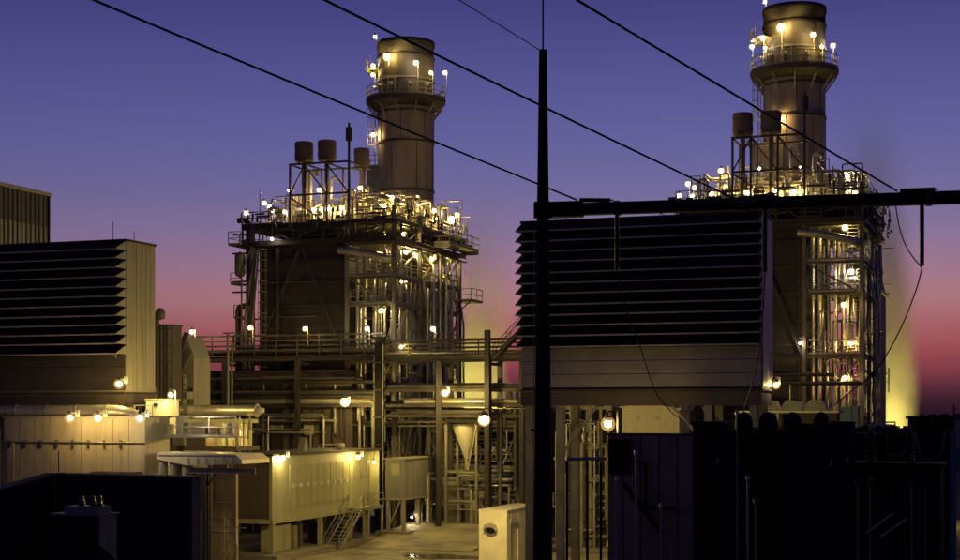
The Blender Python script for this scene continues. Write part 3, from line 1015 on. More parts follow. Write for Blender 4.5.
# ------------------------------------------------------------------ tall ducts behind the left filter house
G = frame_at(178, 104)
DUCTS = [(157, 3.4, 314, 'thin brown mast with a round head beside the pale end wall'),
         (162.2, 1.7, 326, 'slim pale upright duct between the thin mast and the wide duct'),
         (169.8, 2.6, 326, 'wide pale upright duct with dark edges, right of the louvred box')]
for i, (px, wpx, pyt, lab) in enumerate(DUCTS):
    f = frame_at(px, 100)
    zt = CZ + (HOR - pyt) / FPX * 100
    w = wpx / FPX * 100
    t = thing("exhaust_duct", lab, "duct", f, group="upright ducts by the left filter house")
    if i == 0:
        part(t, "mast", MB().tube((0, 0, 0), (0, 0, zt), .16, 10), M["brown_panel"])
        part(t, "mast_head", MB().lathe([(0.02, 0), (.3, .1), (.34, .5), (.2, .75), (.02, .8)], (.25, 0, zt - .4), 12), M["silencer"])
    else:
        part(t, "wall", MB().box(-w, 0, 3, w, 1.0, zt), M["white"])
        for x in (-w - .12, w):
            part(t, "edge_flange", MB().box(x, -.1, 3, x + .1, 1.05, zt + .12), M["brown_panel"])
        part(t, "cap", MB().box(-w + .002, -.1, zt + .002, w - .002, 1.4, zt + .1), M["brown_panel"])
    for k in range(4):
        z = 12.2 + k * 1.1
        if i and z < zt - .2:
            part(t, "stiffener", MB().box(-w, -.06, z, w, -.002, z + .1), M["beige"])
f = frame_at(186, 103)
t = thing("transition_duct", "slanted pale duct leaning toward the left end of the pipe bridge", "duct", f)
s = 103 / FPX
part(t, "duct_body", MB().prism([(-11 * s, 4), (9 * s, 4), (9 * s, 10 + 55 * s), (1 * s, 10 + 76 * s), (-11 * s, 10 + 48 * s)], 0, 2.2, "y"), M["beige"])
part(t, "duct_brace", MB().bar((-11 * s, -.1, 10 + 50 * s), (2 * s, -.1, 10 + 80 * s), .28), M["brown_panel"])
part(t, "duct_brace", MB().bar((-7 * s, -.1, 10 + 36 * s), (8 * s, -.1, 10 + 62 * s), .14), M["steel"])
part(t, "stub_stack", MB().tube((-4 * s, -.7, 4), (-4 * s, -.7, 10 + 44 * s), .24, 12).tube((3 * s, -.7, 4), (3 * s, -.7, 10 + 38 * s), .2, 12), M["beige"])
for k in range(5):
    x = (-11 + k * 4) * s
    part(t, "flange", MB().box(x, -.05, 10 + 22 * s, x + 2.6 * s, -.003, 10 + 25 * s), M["dark_steel"])
part(t, "base_duct", MB().box(-40 * s, -.9, 10 + 14 * s, 9 * s, -.06, 10 + 21 * s), M["beige"])
railing(t, (-14 * s, -1.0, 10 + 22 * s), (10 * s, -1.0, 10 + 22 * s), .9)

# ------------------------------------------------------------------ pipe bridges
def rack(fr, label, x0, x1, cols, zdeck, zrail, seed, depth=3.0, low=(12.2, 11.3), colz=None, pipes=6, m="dark_steel"):
    rnd = random.Random(seed)
    th = thing("pipe_bridge", label, "pipe bridge", fr)
    part(th, "girder", MB().ibar((x0, 0, zdeck), (x1, 0, zdeck), .3, .42), M[m])
    part(th, "girder", MB().ibar((x0, depth, zdeck), (x1, depth, zdeck), .3, .42), M[m])
    part(th, "walkway", MB().box(x0, .16, zdeck + .1, x1, 1.1, zdeck + .16), M[m])
    for k in range(4):
        z = zdeck + .25 + (zrail - zdeck - .25) * (k + 1) / 4
        part(th, "rail", MB().bar((x0, -.02 if k != 1 else .3, z), (x1, -.02 if k != 1 else .3, z), .15), M[m])
    n = int((x1 - x0) / 1.9)
    for i in range(n + 1):
        x = x0 + (x1 - x0) * i / n
        part(th, "rail_post", MB().bar((x, -.1, zdeck + .2), (x, -.1, zrail + .05), .09), M[m])
    for x in cols:
        for y in (0, depth):
            part(th, "column", MB().ibar((x, y - .25 if y == 0 else y + .25, 0), (x, y - .25 if y == 0 else y + .25, (colz or zrail) + .1), .36), M["dark_steel"])
        for z in (zdeck - .45,) + tuple(l - .3 for l in low):
            part(th, "cross_beam", MB().ibar((x, -.2, z), (x, depth + .2, z), .2, .24), M[m])
    for l in low:
        part(th, "girder", MB().ibar((x0, -.02, l - .3), (x1, -.02, l - .3), .2, .26), M["dark_steel"])
    ys = [.5 + k * (depth - .8) / max(1, pipes - 1) for k in range(pipes)]
    for k, y in enumerate(ys):
        r = rnd.choice((.1, .14, .2, .26))
        part(th, "pipe", MB().tube((x0 - .5, y, zdeck + .3 + r), (x1 + .5, y, zdeck + .3 + r), r, 10), M[rnd.choice(("clad", "steel", "dark_steel"))])
        for l in low:
            r = rnd.choice((.08, .12, .18, .24))
            xa, xb = x0 + rnd.uniform(0, 2), x1 - rnd.uniform(0, 3)
            pts = [(xa, y - .3, l - .17 + r), (xb, y - .3, l - .17 + r)]
            if rnd.random() < .5:
                pts.append((xb, y - .3, rnd.uniform(2, l - 1)))
            part(th, "pipe", MB().pipe(pts, r, 10), M[rnd.choice(("dark_steel", "steel", "dark_steel", "clad"))])
    return th


RL = frame_at(383, 122.5)
a0, _ = RL.at_b(192)
cl = [RL.at_b(p)[0] for p in (226, 299)]
rack(RL, "left part of the pipe bridge, crossing before the left boiler, with three rails", a0, 0.3, cl, 14.5, 16.4, 5, depth=1.9, low=(12.8, 11.6, 10.9), colz=14.2, pipes=5)
RR = frame_at(386, 122)
a1, _ = RR.at_b(527)
cr_ = [RR.at_b(p)[0] for p in (440, 490, 523)]
rack(RR, "right part of the pipe bridge, crossing in front of the faint steam plume", 0, a1, cr_, 14.3, 15.8, 6, depth=2.2, low=(12.1, 10.9, 10.1), colz=14.0, pipes=5)
th_ = thing("stub_column", "short thick post rising above the pipe bridge at the foot of the open stair", "post", RR, cr_[1], -.6, 0)
part(th_, "shaft", MB().box(-.2, -.2, 0, .2, .2, 10 + 82 * 120 / FPX), M["dark_steel"])
part(th_, "base_plate", MB().box(-.4, -.4, 0, .4, .4, .04), M["dark_steel"])
t = thing("access_stair", "open stair rising to the right from the pipe bridge toward the louvred box", "stairs", RR, cr_[1], -.6, 14.2)
stair(t, (0.6, 0, 0), (4.0, 0, 3.4), .8, M["dark_steel"], (0, 1, 0))
part(t, "landing", MB().box(3.9, -.5, 3.35, 5.2, .5, 3.43), M["dark_steel"])
part(t, "landing_post", MB().bar((4.6, 0, -14.1), (4.6, 0, 3.34), .18), M["dark_steel"])
railing(t, (3.9, -.5, 3.4), (5.2, -.5, 3.4), m=M["dark_steel"])

# thick black service column in front of the bridge
f = frame_at(379.5, 122.3)
t = thing("service_column", "thick black column with a boxed top in front of the boiler's right bay", "column", f)
zt = CZ + (HOR - 344) / FPX * 122
part(t, "shaft", MB().box(-.32, -.24, 0, .32, .24, zt), M["black_steel"])
part(t, "top_box", MB().box(-.5, -.3, zt, .45, .3, zt + .6), M["black_steel"])
part(t, "conduit", MB().tube((.39, -.2, 0), (.39, -.2, zt), .05, 6).tube((-.38, -.2, 2), (-.38, -.2, zt - 1), .04, 6), M["steel"])
for k in range(6):
    part(t, "cable_clamp", MB().box(-.42, -.3, 3 + k * 2.2, .45, -.25, 3.12 + k * 2.2), M["dark_steel"])

# slim pair of light masts in front of the bridge
for px, lab in ((229.5, "tall slim light mast standing in front of the left end of the pipe bridge"),):
    f = frame_at(px, 104)
    t = thing("light_mast", lab, "mast", f)
    zt = CZ + (HOR - 333) / FPX * 104
    part(t, "shaft", MB().tube((-.12, 0, 0), (-.12, 0, zt), .09, 8).tube((.18, 0, 0), (.18, 0, zt - .6), .07, 8), M["steel"])
    for k in range(8):
        part(t, "tie", MB().bar((-.12, 0, 2 + k * 1.6), (.18, 0, 2 + k * 1.6), .06), M["steel"])
    part(t, "cross_arm", MB().bar((-.5, 0, zt), (.5, 0, zt), .09), M["steel"])

# ------------------------------------------------------------------ dark turbine enclosure under the boiler front
TE = frame_at(350, 124)
aL, _ = TE.at_b(194)
t = thing("turbine_enclosure", "dark ribbed enclosure below the left pipe bridge, with pale cable trays", "enclosure", TE)
part(t, "wall", MB().box(aL, .5, 0, 0, 1.6, 13.4), M["brown_panel"])
part(t, "roof", MB().box(aL - .15, .3, 13.4, .15, 1.7, 13.55), M["roof"])
k = 0
x = aL + .4
rnd = random.Random(3)
while x < -.3:
    part(t, "rib", MB().box(x, .38, .1, x + .12, .497, 13.1), M["dark_steel"])
    x += .95
for z, r in ((12.6, .1), (11.3, .14), (10.5, .1), (9.3, .2)):
    part(t, "cable_tray", MB().box(aL + rnd.uniform(0, 2), .1, z, -rnd.uniform(0, 1.5), .34, z + r), M["steel"])
for k in range(7):
    x = aL + 1 + k * 1.55
    part(t, "vent_box", MB().box(x, .0, 8.2 + (k % 3) * .5, x + rnd.uniform(.5, 1.1), .36, 9.0 + (k % 2) * .5), M[rnd.choice(("beige", "steel", "brown_panel"))])
clutter(t, (aL, -1.0, 3, 0, 0.2, 10.2), 14, 77, .06, .16, mats=("steel", "galv", "clad"), valves=4, floor=.1)

# ------------------------------------------------------------------ left middle: enclosure with the lit wall, pipes and cabinets
LW = frame_at(145, 84.5)
aL, _ = LW.at_b(4)
zt = CZ - 5 / FPX * 85
t = thing("acoustic_enclosure", "long pale panelled wall under three lamps, above the near-black wall", "enclosure", LW)
part(t, "wall", MB().box(aL, .06, 0, 0, 2.6, zt), M["beige"])
n = 9
for i in range(n):
    xa = aL + (0 - aL) * i / n
    part(t, "wall_panel", MB().box(xa + .015, 0, 4.2, xa + (-aL) / n - .015, .055, zt - .05), M["beige"])
part(t, "coping", MB().box(aL - .1, -.08, zt, .1, 2.7, zt + .1), M["steel"])
part(t, "conduit", MB().tube((aL, -.1, zt - 1.35), (0, -.1, zt - 1.35), .035, 6), M["galv"])
for i in range(8):
    x = aL + .4 + i * 1.05
    part(t, "clip", MB().box(x, -.12, zt - 1.7, x + .1, -.003, zt - 1.25), M["dark_steel"])
part(t, "wall_pipe", MB().pipe([(aL + .8, -.2, zt - 1.4), (aL + .8, -.2, 5.4), (aL + .2, -.2, 5.2)], .05, 8), M["steel"])
part(t, "lower_cabinet", MB().prism([(-3.3, 4.5), (-3.3, 6.5), (-2.9, 6.75), (-.15, 6.75), (-.15, 4.5)], -.9, -.01, "y"), M["brown_panel"])

f = frame_at(122, 86.5)
a, _ = f.at_b(2)
t = thing("steam_main", "long pale round pipe lying along the top of the lit wall at the left edge", "pipe", f)
part(t, "pipe_run", MB().pipe([(a, 0, 10.1), (0, 0, 10.1), (0.9, 0.6, 9.7)], .36, 16, .6), M["clad"])
for k in range(4):
    x = a * (k + .5) / 4
    part(t, "joint_band", MB().tube((x, 0, 10.1), (x + .14, 0, 10.1), .385, 16), M["galv"])
for k in range(3):
    x = a * (k + .3) / 3
    part(t, "pipe_support", MB().bar((x, 0, 0), (x, 0, 9.74), .14), M["steel"])

# darker machinery between the main and the filter house
f = frame_at(60, 96)
t = thing("auxiliary_skid", "dark jumble of machinery in the gap beneath the left louvred box", "machinery", f)
rnd = random.Random(8)
part(t, "skid_floor", MB().box(-6, -1, 9.0, 6.2, 4, 9.15), M["dark_steel"])
for k in range(16):
    x = rnd.uniform(-5.6, 5.4)
    w, h = rnd.uniform(.3, 1.1), rnd.uniform(.5, 1.9)
    part(t, "cabinet", MB().box(x, -.6 + (k % 3) * .9, 9.16, x + w, .2 + (k % 3) * .9, 9.16 + h), M[rnd.choice(("dark_steel", "brown_panel", "steel"))])
clutter(t, (-5.5, -1, 9.3, 6, 3, 11.6), 22, 5, .05, .14, mats=("dark_steel", "steel", "galv"), valves=3, floor=9.16)
for x in (-5.5, 0, 5.5):
    part(t, "leg", MB().bar((x, -.8, 0), (x, -.8, 9.0), .25), M["dark_steel"])
part(t, "hood", MB().prism([(4.1, 9.9), (4.1, 10.75), (4.7, 11.05), (5.4, 11.0), (5.9, 10.4), (5.9, 9.9)], -1.3, -.65, "y"), M["white"])

# cream cabinet with a small window, its gallery
f = frame_at(146, 88)
s = 88 / FPX
t = thing("control_cabinet", "cream painted cabinet with one small square window, right of the three wall lamps", "cabinet", f)
zb, zt = CZ - 13 * s, CZ + 13 * s
part(t, "body", MB().box(0, 0, CZ - 22 * s, 21 * s, 1.6, zt), M["white"])
part(t, "roof", MB().box(-.05, -.08, zt, 21 * s + .05, 1.7, zt + .07), M["cream"])
part(t, "window", MB().box(9 * s, -.03, zt - 7 * s, 14 * s, .01, zt - 3 * s), M["window"])
part(t, "window_frame", MB().bar((9 * s, -.03, zt - 7 * s), (14 * s, -.03, zt - 7 * s), .05).bar((9 * s, -.03, zt - 3 * s), (14 * s, -.03, zt - 3 * s), .05), M["steel"])
part(t, "leg", MB().bar((.15, .2, 0), (.15, .2, CZ - 22 * s), .16), M["steel"])
part(t, "leg", MB().bar((21 * s - .15, .2, 0), (21 * s - .15, .2, CZ - 22 * s), .16), M["steel"])
part(t, "gallery_floor", MB().box(-.3, -1.2, CZ - 24 * s, 6.6, -.05, CZ - 23 * s), M["steel"])
railing(t, (-.2, -1.2, CZ - 23 * s), (6.5, -1.2, CZ - 23 * s), 1.1, m=M["galv"])
railing(t, (0, -1.25, CZ - 8 * s), (21 * s, -1.25, CZ - 8 * s), .9, m=M["steel"])
lad = ladder(t, .9, -1.3, CZ - 40 * s, CZ - 4 * s, cage=False)
for x0, x1, h, mm in ((.2, 1.0, .95, "black_steel"), (1.3, 2.0, .7, "steel"), (2.5, 3.0, 1.2, "galv"), (3.3, 4.4, .8, "beige"), (4.7, 5.2, .5, "steel")):
    part(t, "locker", MB().box(x0, -.9, CZ - 23 * s, x1, -.2, CZ - 23 * s + h), M[mm])
part(t, "tank_drum", MB().lathe([(.02, 0), (.3, 0), (.3, .7), (.02, .8)], (5.8, -.6, CZ - 23 * s), 14), M["white"])

# horizontal silencer pipe and lit shelter
f = frame_at(170, 92)
a, _ = f.at_b(262)
t = thing("bypass_pipe", "thick horizontal pipe with a bright end cap, right of the cream cabinet", "pipe", f)
part(t, "pipe_run", MB().tube((0, 0, CZ + .15), (a - .4, 0, CZ + .15), .34, 18), M["clad"])
part(t, "end_flange", MB().tube((a - .4, 0, CZ + .15), (a - .3, 0, CZ + .15), .42, 18), M["galv"])
part(t, "end_cap", MB().tube((a - .3, 0, CZ + .15), (a + .1, 0, CZ + .15), .3, 18, .12), M["white"])
for x in (.8, 2.7, a - .8):
    part(t, "support", MB().bar((x, 0, 9.0), (x, 0, CZ - .18), .12), M["steel"])

f = frame_at(190, 91)
s = 91 / FPX
t = thing("valve_shelter", "open shelter with a pale roof beam and warm light inside, right of the cream cabinet", "shelter", f)
xr = 57 * s
zf = CZ - 33 * s
part(t, "roof_beam", MB().box(-5 * s, -.3, CZ - 10 * s, xr, 2.2, CZ - 6 * s), M["cream"])
part(t, "floor", MB().box(-44 * s, -.5, zf - .25, xr, 2.4, zf), M["brown_panel"])
part(t, "back_wall", MB().box(-5 * s, 1.9, zf, xr - .3, 2.0, CZ - 10.2 * s), M["cream"])
for k in range(6):
    x = 20 * s + k * .32
    part(t, "wall_rib", MB().box(x, 1.8, zf, x + .08, 1.897, CZ - 10.3 * s), M["white"])
part(t, "dark_cabinet", MB().box(2 * s, -.1, zf, 19 * s, 1.2, CZ - 16 * s), M["brown_panel"])
for x in (44 * s, xr - .12):
    part(t, "post", MB().bar((x, -.2, zf), (x, -.2, CZ - 10.1 * s), .17), M["steel"])
for k in range(4):
    part(t, "pipe", MB().pipe([(46 * s + k * .17, .3, zf), (46 * s + k * .17, .3, zf + .8 + k * .1), (xr - .3, .3, zf + .8 + k * .1)], .04, 6), M["galv"])
for x in (-40 * s, -15 * s, 18 * s):
    part(t, "leg", MB().bar((x, .5, 0), (x, .5, zf - .26), .2), M["dark_steel"])
f2 = f
for dx, dy, lab, wtt in ((30 * s, .6, "lamp inside the open shelter, left of its pale post", 60), (50 * s, .2, "lamp inside the open shelter, between its two right posts", 25)):
    p = f.w(dx, dy, 0)
    lamp(p[0], p[1], CZ - 19.5 * s, lab, "hang", watts=wtt, r=.1, color=SODIUM, group="lamps in the open shelter")

# elbows and the round duct above the brown yard wall
f = frame_at(160, 84)
s = 84 / FPX
t = thing("stub_canopy", "pale flat canopy on three upright stubs, just above the dark blast wall", "canopy", f)
part(t, "slab", MB().prism([(-4 * s, CZ - 43 * s), (-3 * s, CZ - 40 * s), (0, CZ - 39 * s), (84 * s, CZ - 40.5 * s), (92 * s, CZ - 46 * s), (92 * s, CZ - 50 * s), (30 * s, CZ - 52 * s), (-4 * s, CZ - 46 * s)], 0, 3.2, "y"), M["white"])
part(t, "edge_strip", MB().box(-2 * s, -.04, CZ - 42.5 * s, 84 * s, -.003, CZ - 41.6 * s), M["galv"])
for k, px in enumerate((0, 13, 27)):
    part(t, "stub", MB().tube((px * s, .35, CZ - 74 * s), (px * s, .35, CZ - 47 * s), 4.6 * s, 16), M["beige"])
part(t, "bearing_beam", MB().ibar((30 * s, .3, CZ - 57 * s), (104 * s, .3, CZ - 57 * s), .2, .3), M["steel"])
part(t, "post", MB().ibar((48 * s, .3, 0), (48 * s, .3, CZ - 57 * s - .15), .3), M["dark_steel"])
for d in (-13, 13):
    part(t, "knee_brace", MB().bar((48 * s, .3, CZ - 76 * s), ((48 + d) * s, .3, CZ - 60 * s), .1), M["dark_steel"])
for k in range(6):
    part(t, "soffit_clip", MB().box((32 + k * 10) * s, -.06, CZ - 51 * s, (33 + k * 10) * s, -.045, CZ - 44 * s), M["steel"])
for x in (5 * s, 25 * s):
    part(t, "post", MB().bar((x, .9, 0), (x, .9, CZ - 53 * s), .2), M["dark_steel"])

# brown yard wall behind the post
f = frame_at(188, 96)
a, _ = f.at_b(236)
t = thing("yard_wall", "brown stained concrete wall behind the braced post, left of the electrical house", "wall", f)
part(t, "wall", MB().box(0, 0, 0, a, .3, CZ - 57 / FPX * 96), M["brown_concrete"])
for k in range(3):
    part(t, "wall_conduit", MB().tube((0.2, -.08, 2.6 + k * .9), (a - .1, -.08, 2.6 + k * .9), .035, 6), M["steel"])
for k in range(5):
    x = .3 + k * .6
    part(t, "conduit_riser", MB().tube((x, -.16, 0), (x, -.16, 2.0 + (k * 37 % 5) * .5), .03, 6), M["steel"])
f = frame_at(222, 92)
t = thing("barrier_rail", "thin leaning steel rails in front of the brown yard wall", "rail", f)
part(t, "rail", MB().bar((-.6, 0, 0), (.5, 0, 2.0), .06).bar((-.1, 0, 0), (1.0, 0, 2.0), .06), M["galv"])
part(t, "rail_post", MB().bar((.5, 0, 0), (.5, 0, 2.1), .06).bar((1.0, 0, 0), (1.0, 0, 2.1), .06), M["galv"])
part(t, "cross_rail", MB().bar((-1.6, 0, 3.1), (1.6, 0, 3.1), .05).bar((.35, 0, 2.3), (.35, 0, 3.6), .05), M["galv"])

# ------------------------------------------------------------------ electrical house on legs
EH = Frame(-14.14, 103.5)
t = thing("electrical_house", "long cream electrical house on legs with nine tall doors, lit by two wall lamps", "electrical house", EH)
zb, zt = 2.75, 7.05
part(t, "body", MB().box(-4.7, 0, zb, 0, 16.5, zt), M["cream"])
part(t, "rear_body", MB().box(-4.7, 16.5, zb, -1.3, 18.6, zt), M["cream"])
part(t, "roof", MB().box(-4.9, -.15, zt, .18, 18.7, zt + .16), M["roof"])
part(t, "recess_wall", MB().box(-1.298, 18.4, zb, -.05, 18.55, zt - .02), M["cream"])
part(t, "recess_door", MB().box(-1.28, 17.0, zb + .1, -1.25, 18.0, zb + 2.1), M["brown_panel"])
part(t, "base_beam", MB().box(-4.8, -.1, zb - .3, .1, 18.7, zb - .003), M["cream"])
ya, yb = EH.at_a(290, a=.03)[0], EH.at_a(349, a=.03)[0]
for i in range(9):
    y0 = ya + (yb - ya) * i / 9
    y1 = ya + (yb - ya) * (i + 1) / 9
    d = part(t, "door", MB().box(.003, y0 + .04, zb + .75, .05, y1 - .04, zt - .75), M["cream"])
    part(d, "handle", MB().box(.053, y0 + .35, 4.8, .12, y0 + .75, 5.05), M["white"])
for i in range(10):
    y0 = ya + (yb - ya) * i / 9
    part(t, "door_post", MB().box(.003, y0 - .035, zb + .7, .075, y0 + .035, zt - .7), M["beige"])
for y in [EH.at_a(p, a=.05)[0] for p in (354, 361, 367)]:
    part(t, "vent_panel", MB().box(.003, y, zb + 2.2, .05, y + .6, zb + 3.6), M["beige"])
for y in (.3, EH.at_a(322, a=0)[0], EH.at_a(352, a=0)[0], 16.4):
    for x in (-.15, -4.5):
        part(t, "leg", MB().bar((x, y, .4), (x, y, zb - .31), .3), M["cream"])
for y0, y1, h, mm in ((1.4, 4.2, 1.9, "cream"), (4.8, 5.3, 1.7, "steel"), (5.7, 6.1, 1.8, "brown_panel"), (8.8, 9.8, 1.6, "dark_steel"), (13, 15.2, 1.5, "dark_steel")):
    part(t, "cable_box", MB().box(-1.6, y0, .4, -.7, y1, h + .3), M[mm])
part(t, "end_shade_panel", MB().box(-4.55, -.04, zb + .05, -.2, -.003, zt - .05), M["brown_panel"])  # brown colour stands in for the shade on this end
part(t, "end_frame", MB().box(-4.75, -.06, zb, -4.6, -.003, zt).box(-.18, -.06, zb, .04, -.003, zt), M["cream"])
part(t, "roof_vent", MB().lathe([(.02, .5), (.35, .45), (.4, .2), (.25, 0)], (-1.2, EH.at_a(340, a=-1.2)[0], zt + .17), 12), M["white"])
part(t, "roof_vent", MB().prism([(-.4, 0), (.4, 0), (.2, .8), (0, 1.0)], 0, .5, "x"), M["beige"]).location = (-2.2, EH.at_a(300, a=-2.2)[0], zt + .17)
y0 = EH.at_a(352, a=.8)[0]
t = thing("entry_stair", "steel stair with handrails up to the far end door of the electrical house", "stairs", EH, 0, y0, 0)
stair(t, (.8, -3.6, 0.02), (.8, .6, 2.8), 1.2, M["galv"], (1, 0, 0))
part(t, "landing", MB().box(.15, .6, 2.74, 1.5, 4.4, 2.82), M["galv"])
railing(t, (1.5, .6, 2.8), (1.5, 4.4, 2.8), m=M["galv"])
railing(t, (.1, 4.4, 2.8), (1.5, 4.4, 2.8), m=M["galv"])
for y in (.8, 4.2):
    part(t, "landing_post", MB().bar((1.4, y, 0), (1.4, y, 2.73), .14), M["galv"])

GB = Frame(-5.85, 118)
t = thing("grey_container", "grey sheet metal container on legs with a small front hatch, beyond the electrical house", "container", GB)
part(t, "body", MB().box(-1.6, 0, 3.4, 0, 6.4, 6.4), M["grey_box"])
part(t, "hatch", MB().box(-1.1, -.06, 5.15, -.35, -.003, 6.05), M["cream"])
part(t, "roof_edge", MB().box(-1.7, -.1, 6.4, .1, 6.5, 6.5), M["beige"])
part(t, "base_edge", MB().box(-1.7, -.1, 3.25, .1, 6.5, 3.397), M["beige"])
for k in range(6):
    part(t, "side_rib", MB().box(.003, .4 + k * 1.1, 3.45, .05, .48 + k * 1.1, 6.35), M["grey_box"])
part(t, "plinth", MB().box(-2.2, -.6, 0, .6, 7, .85), M["concrete"])
for x in (-1.45, -.15):
    for y in (.2, 3.2, 6.2):
        part(t, "leg", MB().bar((x, y, .85), (x, y, 3.24), .25), M["beige"])
part(t, "knee_brace", MB().bar((-.1, 6.1, 1.2), (-.1, 4.6, 3.2), .12), M["beige"])
part(t, "knee_brace", MB().bar((-1.4, .1, 1.1), (-.4, .1, 3.2), .12), M["beige"])

# ------------------------------------------------------------------ road and kerb
mb = MB().box(1.3, -30, .0, 13.5, 22, .012)
structure("road", mb, M["road"], EH)
mb = MB().box(13.5, -6, 0, 32, 14, .008)
structure("concrete_apron", mb, M["road"], EH)
structure("pavement", MB().box(-6, -1.2, 0, 1.0, 19.5, .4), M["concrete"], EH)
structure("kerb", MB().box(1.05, -30, 0, 1.297, 9.5, .14), M["concrete"], EH)
structure("kerb", MB().box(9, 22, 0, 16, 22.3, .15), M["concrete"], EH)
for k in range(9):
    structure("road_joint", MB().box(1.4, -24 + k * 4.9, .012, 13.4, -23.94 + k * 4.9, .017), M["dark_concrete"], EH)
for x in (5.2, 9.4):
    structure("road_joint", MB().box(x, -29, .018, x + .05, 21.8, .022), M["dark_concrete"], EH)
rnd = random.Random(61)
for k in range(10):
    x, y = rnd.uniform(2, 13), rnd.uniform(-8, 20)
    q = [(x + rnd.uniform(.5, 1.3) * math.cos(i * .52), y + rnd.uniform(.3, .9) * math.sin(i * .52), .023) for i in range(12)]
    structure("oil_stain", MB().add(q, [tuple(range(12))]), M["stain"], EH)
mb = MB()
n = 26
rnd = random.Random(4)
cx, cyy = 10.4, 6.0
ring = [(cx + 3.4 * math.cos(2 * math.pi * i / n) * rnd.uniform(.7, 1.1), cyy + 1.9 * math.sin(2 * math.pi * i / n) * rnd.uniform(.6, 1.15), .026) for i in range(n)]
mb.add(ring, [tuple(range(n))])
structure("puddle_water", mb, M["water"], EH)

# ------------------------------------------------------------------ white block with its round fan
WB = frame_at(507, 97)
s = 97 / FPX
t = thing("white_tank_box", "pale block with a round dark fan opening, at the foot of the tall black pole", "enclosure", WB)
zt = CZ - 98 * s
aL = WB.at_b(479)[0]
part(t, "body", MB().box(aL, 0, 0, 0, 7.2, zt), M["white"])
part(t, "lid", MB().box(aL - .05, -.05, zt, .05, 7.25, zt + .06), M["white"])
part(t, "side_door", MB().box(.003, 2.2, .25, .04, 3.4, 2.4), M["white"])
part(t, "side_louvre", MB().box(.003, 4.2, 1.6, .05, 5.4, 2.5), M["beige"])
part(t, "base_curb", MB().box(aL - .2, -.2, .0, .2, 7.4, .2), M["concrete"])
part(t, "conduit", MB().pipe([(.08, .4, 0), (.08, .4, zt - .6), (.08, 1.8, zt - .6)], .04, 8), M["galv"])
cx, cz = aL + 13 * s, CZ - 117 * s
o = part(t, "fan_ring", MB().lathe([(.3, 0), (.4, 0), (.4, .1), (.3, .1)], n=24), M["galv"])
o.rotation_euler = (math.radians(90), 0, 0); o.location = (cx, -.002, cz)
o = part(t, "fan_hub", MB().lathe([(.02, .14), (.1, .12), (.11, .02), (.31, .01)], n=24), M["dark_steel"])
o.rotation_euler = (math.radians(90), 0, 0); o.location = (cx, -.002, cz)
o = part(t, "fan_cowl", MB().prism([(-.42, -.12), (-.2, .05), (.2, .05), (.44, -.16), (.34, .2), (.12, .3), (-.16, .3), (-.36, .14)], 0, .4, "y"), M["clad"])
o.location = (cx, -.42, cz + .12)
for k in range(3):
    part(t, "lid_seam", MB().box(.003, .9 + k * 1.4, .1, .02, .95 + k * 1.4, zt - .05), M["beige"])

# ------------------------------------------------------------------ process yard between the electrical house and the black pole
HP = frame_at(467, 122)
s = 122 / FPX
t = thing("dust_hopper", "pale cone shaped hopper hanging between pipe rack legs, under a big lamp", "hopper", HP)
part(t, "cone", MB().lathe([(.02, 10 - 11 * s), (14.5 * s, 10 - 11 * s), (14.5 * s, 10 - 14 * s), (3.2 * s, 10 - 43 * s), (2.4 * s, 10 - 45 * s), (2.4 * s, 10 - 62 * s), (.02, 10 - 62 * s)], n=28), M["white"])
part(t, "neck_flange", MB().lathe([(2.4 * s, 0), (3.6 * s, 0), (3.6 * s, .1), (2.4 * s, .1)], (0, 0, 10 - 47 * s), 20), M["galv"])
for x in (-16 * s, 16 * s):
    for y in (-1.3, 1.3):
        part(t, "leg", MB().bar((x, y, 0), (x, y, 10 - 9 * s), .2), M["steel"])
part(t, "frame_beam", MB().ibar((-16 * s, -1.3, 10 - 8 * s), (16 * s, -1.3, 10 - 8 * s), .2, .25), M["steel"])
part(t, "frame_beam", MB().ibar((-16 * s, -1.32, 10 - 58 * s), (16 * s, -1.32, 10 - 58 * s), .16, .2), M["cream"])
part(t, "brace", MB().bar((16 * s, -1.4, 10 - 14 * s), (1 * s + .5, -1.4, 10 - 56 * s), .09), M["cream"])

PY = frame_at(433, 126)
xr = PY.at_b(700)[0]
t = thing("process_pipework", "dense lit pipework, pumps and frames around the hopper, between container and black pole", "pipework", PY)
rnd = random.Random(21)
xs = [PY.at_b(p)[0] for p in (434, 447, 492, 506, 521)]
for x in xs:
    part(t, "column", MB().ibar((x, -1, 0), (x, -1, 9.6), .26), M["frame"])
    part(t, "column", MB().ibar((x, 4, 0), (x, 4, 9.6), .28), M["dark_steel"])
for z, mm in ((9.7, "cream"), (8.6, "steel"), (5.4, "steel"), (3.4, "dark_steel")):
    part(t, "beam", MB().ibar((0, -1.02, z), (xs[-1] + .2, -1.02, z), .2, .28), M[mm])
for i in range(4):
    part(t, "brace", MB().bar((xs[i], -1.15, .4 if i % 2 else 3.3), (xs[i + 1], -1.15, 3.3 if i % 2 else .4), .12), M["steel"])
    if i != 1:
        part(t, "brace", MB().bar((xs[i], -1.2, 5.5), (xs[i + 1], -1.2, 8.5), .1), M["steel"])
        part(t, "brace", MB().bar((xs[i + 1], -1.2, 5.5), (xs[i], -1.2, 8.5), .1), M["steel"])
part(t, "floor_grid", MB().box(0, -.9, 5.55, xs[-1], 3.8, 5.62), M["galv"])
railing(t, (0, -1.2, 5.6), (xs[-1], -1.2, 5.6), m=M["galv"])
for z, r in ((9.95, .22), (9.3, .14), (8.95, .1)):
    part(t, "header_pipe", MB().pipe([(-3, -1.6, z), (xs[-1] + .8, -1.6, z), (xs[-1] + .8, 1, z)], r, 10), M["clad"])
